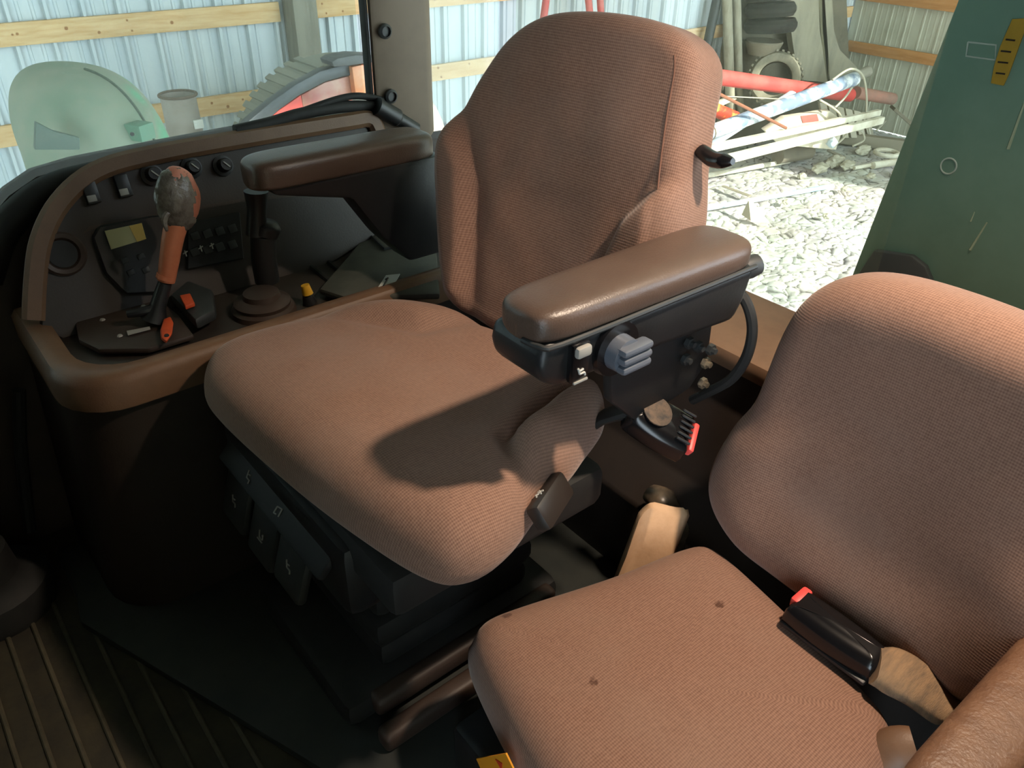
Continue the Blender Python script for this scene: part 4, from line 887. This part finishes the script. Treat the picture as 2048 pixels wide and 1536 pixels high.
rod('pole', 'grey upright pole in the corner, right of the pair', 'pole', at(1472, -60, y=6.1), at(1480, 250, y=6.1), .05, M_PGREY)
rod('strut', 'dark steel strut leaning left of the grey poles', 'strut', at(1440, -30, y=6.2), at(1408, 120, y=6.2), .055, M_CHAR)
# leaning grey duct sheets
ds = thing('duct_sheet', 'tall dusty grey duct leaning in the shed corner', 'duct', at(1620, 170, y=5.9))
M_DUCT = mat('duct_grey', (160, 154, 134), .85, (138, 134, 118), 3, stretch=(2, 2, .5))
def yq(l, y, y2=None): return [at(px, py, y=y) for px, py in l]
bm = B(); prism(bm, yq([(1560, -60), (1635, -60), (1640, 60), (1655, 165), (1596, 160), (1582, 60)], 5.95), (.05, .12, 0), .006); obj('left_panel', bm, M_DUCT, ds)
bm = B(); prism(bm, yq([(1642, -60), (1662, -60), (1668, 60), (1680, 100), (1715, 135), (1700, 170), (1655, 165), (1645, 60)], 6.0), (.05, .10, 0), .006); obj('right_panel', bm, M_DUCT, ds)
bm = B(); prism(bm, yq([(1632, -60), (1646, -60), (1660, 165), (1650, 165)], 6.0), (.05, .12, 0)); obj('groove_strip', bm, mat('duct_dark', (110, 106, 84), .9), ds)
bm = B(); prism(bm, yq([(1476, -90), (1690, -90), (1698, 120)], 6.22) + [Vector((at(1698, 120, y=6.22).x, 6.22, GZ + .05)), Vector((at(1440, 250, y=6.22).x, 6.22, GZ + .05)), at(1444, 100, y=6.22)], (0, .02, 0), .002)
tag(obj('panel_sheet', bm, mat('dust_board', (118, 112, 96), .95, (98, 94, 80), 3)), 'dusty grey board against the side wall behind the tyres and the duct', 'board')
# tyres
M_TY = mat('dusty_tyre', (150, 146, 128), .95, (124, 120, 104), 8, bump=.4, bscale=30); M_TYD = mat('dark_tyre', (30, 30, 27), .9, (52, 50, 44), 5)
def tyre(name, label, ctr, ax, R0, wid, m, blocks=True, group=None):
    t = thing(name, label, 'tyre', ctr - UP * R0); ax = Vector(ax).normalized()
    bm = B(); lathe(bm, ctr - ax * wid / 2, ax, [(R0 * .62, .02), (R0 * .66, 0), (R0 * .9, -.012), (R0 * .98, .03), (R0, wid * .3), (R0, wid * .7), (R0 * .98, wid - .03), (R0 * .9, wid + .012), (R0 * .66, wid), (R0 * .62, wid - .02)], 40); bm2 = bm
    # hollow: drop end caps
    big = [f for f in bm.faces if len(f.verts) > 8]; bmesh.ops.delete(bm, geom=big, context='FACES'); o = obj('carcass', bm, m, t, smooth=50)
    if blocks:
        s, u = axes(ax)
        for k in range(30):
            a = 2 * math.pi * k / 30; d = s * math.cos(a) + u * math.sin(a); bm = B(); box(bm, (0, 0, 0), (R0 * .10, wid * .9, .022), .003, Matrix((ax.cross(d), ax, d)).transposed(), seg=1)
            bmesh.ops.translate(bm, verts=bm.verts, vec=ctr + d * (R0 + .004)); obj('tread_block', bm, m, t)
    return t
tyre('tyre', 'dusty pale tyre standing upright behind the red tube', at(1550, 158, y=5.72), (-.80, -.52, .30), .31, .17, M_TY)
for k, z in enumerate((20, 52, -12)):
    bm_c = at(1528, z, y=5.93); tyre('tyre', ('dark tyre in the stack against the side wall, middle one', 'dark tyre in the stack against the side wall, lowest one', 'dark tyre in the stack against the side wall, topmost one')[k], bm_c + V(.1, -.02, 0), (0, .12, 1), .29 + .015 * k, .12, M_TYD, False)
bm = B(); lathe(bm, at(1524, 108, y=5.98), (0, 0, 1), [(.17, 0), (.20, .08), (.225, .14), (.215, .155), (.18, .14)], 28); o = obj('tub', bm, mat('tub_grey', (134, 126, 108), .8)); tag(o, 'shallow grey tub under the stack of dark tyres', 'tub')
# carton, box, corrugated sheet, clay pipe, timber, ring, clods
ct = thing('torn_carton', 'torn grey carton flap standing on the dry mud', 'carton', at(1510, 445, z=-1.98))
a, b, c_, d_ = at(1484, 430, z=-1.97), at(1500, 396, z=-1.80), at(1540, 446, z=-1.97), at(1520, 448, z=-1.97)
bm = B(); prism(bm, [a, b, at(1505, 444, z=-1.97)], V(.012, .012, 0)); obj('flap', bm, mat('carton', (176, 168, 146), .9), ct)
bm = B(); prism(bm, [b, c_, at(1505, 444, z=-1.97)], V(-.012, .012, 0)); obj('flap', bm, mat('carton_light', (214, 208, 186), .9), ct)
bx = thing('feed_box', 'white box with faded red print in the scrap heap', 'box', at(1560, 270, y=5.2))
bm = B(); prism(bm, yq([(1530, 262), (1570, 236), (1660, 222), (1690, 245), (1672, 300), (1560, 290)], 4.98), (.06, .10, 0), .008); obj('carton', bm, mat('box_white', (220, 214, 194), .8, (196, 186, 164), 6), bx)
bm = B(); prism(bm, yq([(1602, 232), (1634, 228), (1638, 242), (1606, 246)], 4.972), (0, .004, 0)); obj('print', bm, mat('faded_red', (196, 96, 88), .8), bx)
cs = thing('corrugated_sheet', 'crumpled corrugated grey sheet right of the white box', 'sheet', at(1690, 280, y=5.5))
for k in range(6):
    x0 = 1640 + k * 17; bm = B(); prism(bm, yq([(x0, 205 + k * 4), (x0 + 14, 208 + k * 4), (x0 + 24, 276), (x0 + 12, 276)], 5.3), (.02, .05, 0), .006); obj('fold', bm, mat('crumple', (188, 182, 162), .85), cs)
rod('clay_pipe', 'broken dark grey pipe lying under the white boards', 'pipe', at(1555, 312, z=-1.85), at(1618, 302, z=-1.88), .10, mat('clay_dark', (112, 106, 92), .85, (134, 126, 108), 4), 18)
beam('timber', 'long grey timber lying at the foot of the back wall', at(1660, 272, z=-1.9), at(1850, 296, z=-1.93), .06, .07, mat('timber_grey', (140, 134, 116), .9))
beam('timber', 'dark sheet leaning at the foot of the back wall', at(1785, 215, y=5.1), at(1838, 262, y=4.8), .10, .02, mat('sheet_dark', (118, 112, 96), .9))
rod('pipe_piece', 'short pale pipe piece on the mud, right of the clods', 'pipe', at(1746, 331, z=-1.95), at(1790, 324, z=-1.95), .045, M_WB, 12)
rod('pipe_piece', 'thin pale pipe piece on the mud, left of the thicker one', 'pipe', at(1708, 336, z=-1.96), at(1742, 330, z=-1.96), .025, M_WB, 10)
rc = at(1773, 306, z=-1.94); bm = B(); tube(bm, [rc + V(math.cos(t) * .14, math.sin(t) * .14, 0) for t in [2 * math.pi * k / 24 for k in range(25)]], .03, 8); o = obj('ring', bm, M_WB); tag(o, 'pale ring lying on the mud near the timber', 'ring')
M_CLOD = mat('clod_mud', (196, 192, 172), .95, (168, 164, 146), 6, bump=.5, bscale=40)
def clod(px, py, s, label):
    bm = B(); p = at(px, py, z=-1.95); bmesh.ops.create_icosphere(bm, subdivisions=3, radius=1)
    for v in bm.verts: q = v.co.copy(); v.co = p + Vector((q.x * s, q.y * s * .8, q.z * s * .55)) * (1 + .35 * noise.fractal(q * 1.7 + p, 1, 2, 3))
    o = obj('clod', bm, M_CLOD, smooth=20); tag(o, label, 'clod', 'clods of dry mud')
for px, py, s, l in ((1726, 300, .12, 'pale clod of mud beside the ring'), (1695, 330, .10, 'clod of mud left of the pipe pieces'), (1670, 322, .13, 'large clod of mud under the board ends'), (1640, 336, .11, 'clod of mud below the dark pipe'), (1800, 345, .10, 'clod of mud nearest the green panel')): clod(px, py, s, l)
# loose cables
M_CAB = mat('grey_cable', (176, 172, 154), .8)
for pts, l in ((((1665, 160), (1700, 138), (1725, 150), (1733, 190), (1733, 235), (1740, 268)), 'grey cable looping over the end of the blue pipe'), (((1640, 200), (1672, 220), (1690, 245), (1692, 270), (1665, 295)), 'grey cable hanging down beside the white box'), (((1700, 262), (1722, 262), (1728, 280), (1706, 292)), 'short grey cable loop above the mud'), (((1670, 215), (1690, 195), (1704, 175)), 'grey cable end sticking up by the corrugated sheet')):
    bm = B(); tube(bm, [at(px, py, y=4.84) for px, py in pts], .012, 8, smoothpath=5); o = obj('cable', bm, M_CAB); tag(o, l, 'cable')
# smaller litter of the heap
rod('wire', 'taut pale wire behind the blue and white pipe', 'wire', at(1440, 192, y=5.0), at(1560, 198, y=5.05), .006, M_CAB, 6)
rod('stick', 'short grey stick poking out of the heap near the clay pipe', 'stick', at(1655, 300, z=-1.9), at(1690, 316, z=-1.95), .02, M_DUCT, 8)
rod('stick', 'bent stick on the mud beyond the cable loop', 'stick', at(1752, 262, z=-1.8), at(1772, 242, z=-1.7), .012, M_CAB, 8)
rod('lath', 'flat grey lath on the mud in front of the torn carton', 'lath', at(1446, 372, z=-1.955), at(1500, 392, z=-1.96), .03, M_DUCT, 8, flat=.3)
rod('board_offcut', 'pale board offcut leaning behind the orange tube end', 'board', at(1420, 215, y=5.35), at(1462, 196, y=5.5), .07, M_WB, 8, flat=.3)
bm = B(); p = at(1664, 284, y=4.75); bmesh.ops.create_icosphere(bm, subdivisions=2, radius=1)
for v in bm.verts: q = v.co.copy(); v.co = p + q * .06 * (1 + .5 * noise.noise(q * 2.2))
tag(obj('crumpled_bag', bm, mat('bag_blue', (176, 196, 206), .6), smooth=20), 'crumpled pale blue bag under the ends of the white boards', 'bag')
for k, (px, py, s_) in enumerate(((1690, 378, .05), (1742, 352, .06), (1604, 352, .06), (1572, 404, .05), (1654, 432, .05), (1458, 470, .05))):
    clod(px, py, s_, ('small clod of mud at the right end of the long rod', 'small clod of mud right of the pipe pieces', 'small clod of mud below the short rod end', 'small clod of mud right of the torn carton', 'small clod of mud on the open mud floor, farther one', 'small clod of mud on the mud beside the armrest')[k])
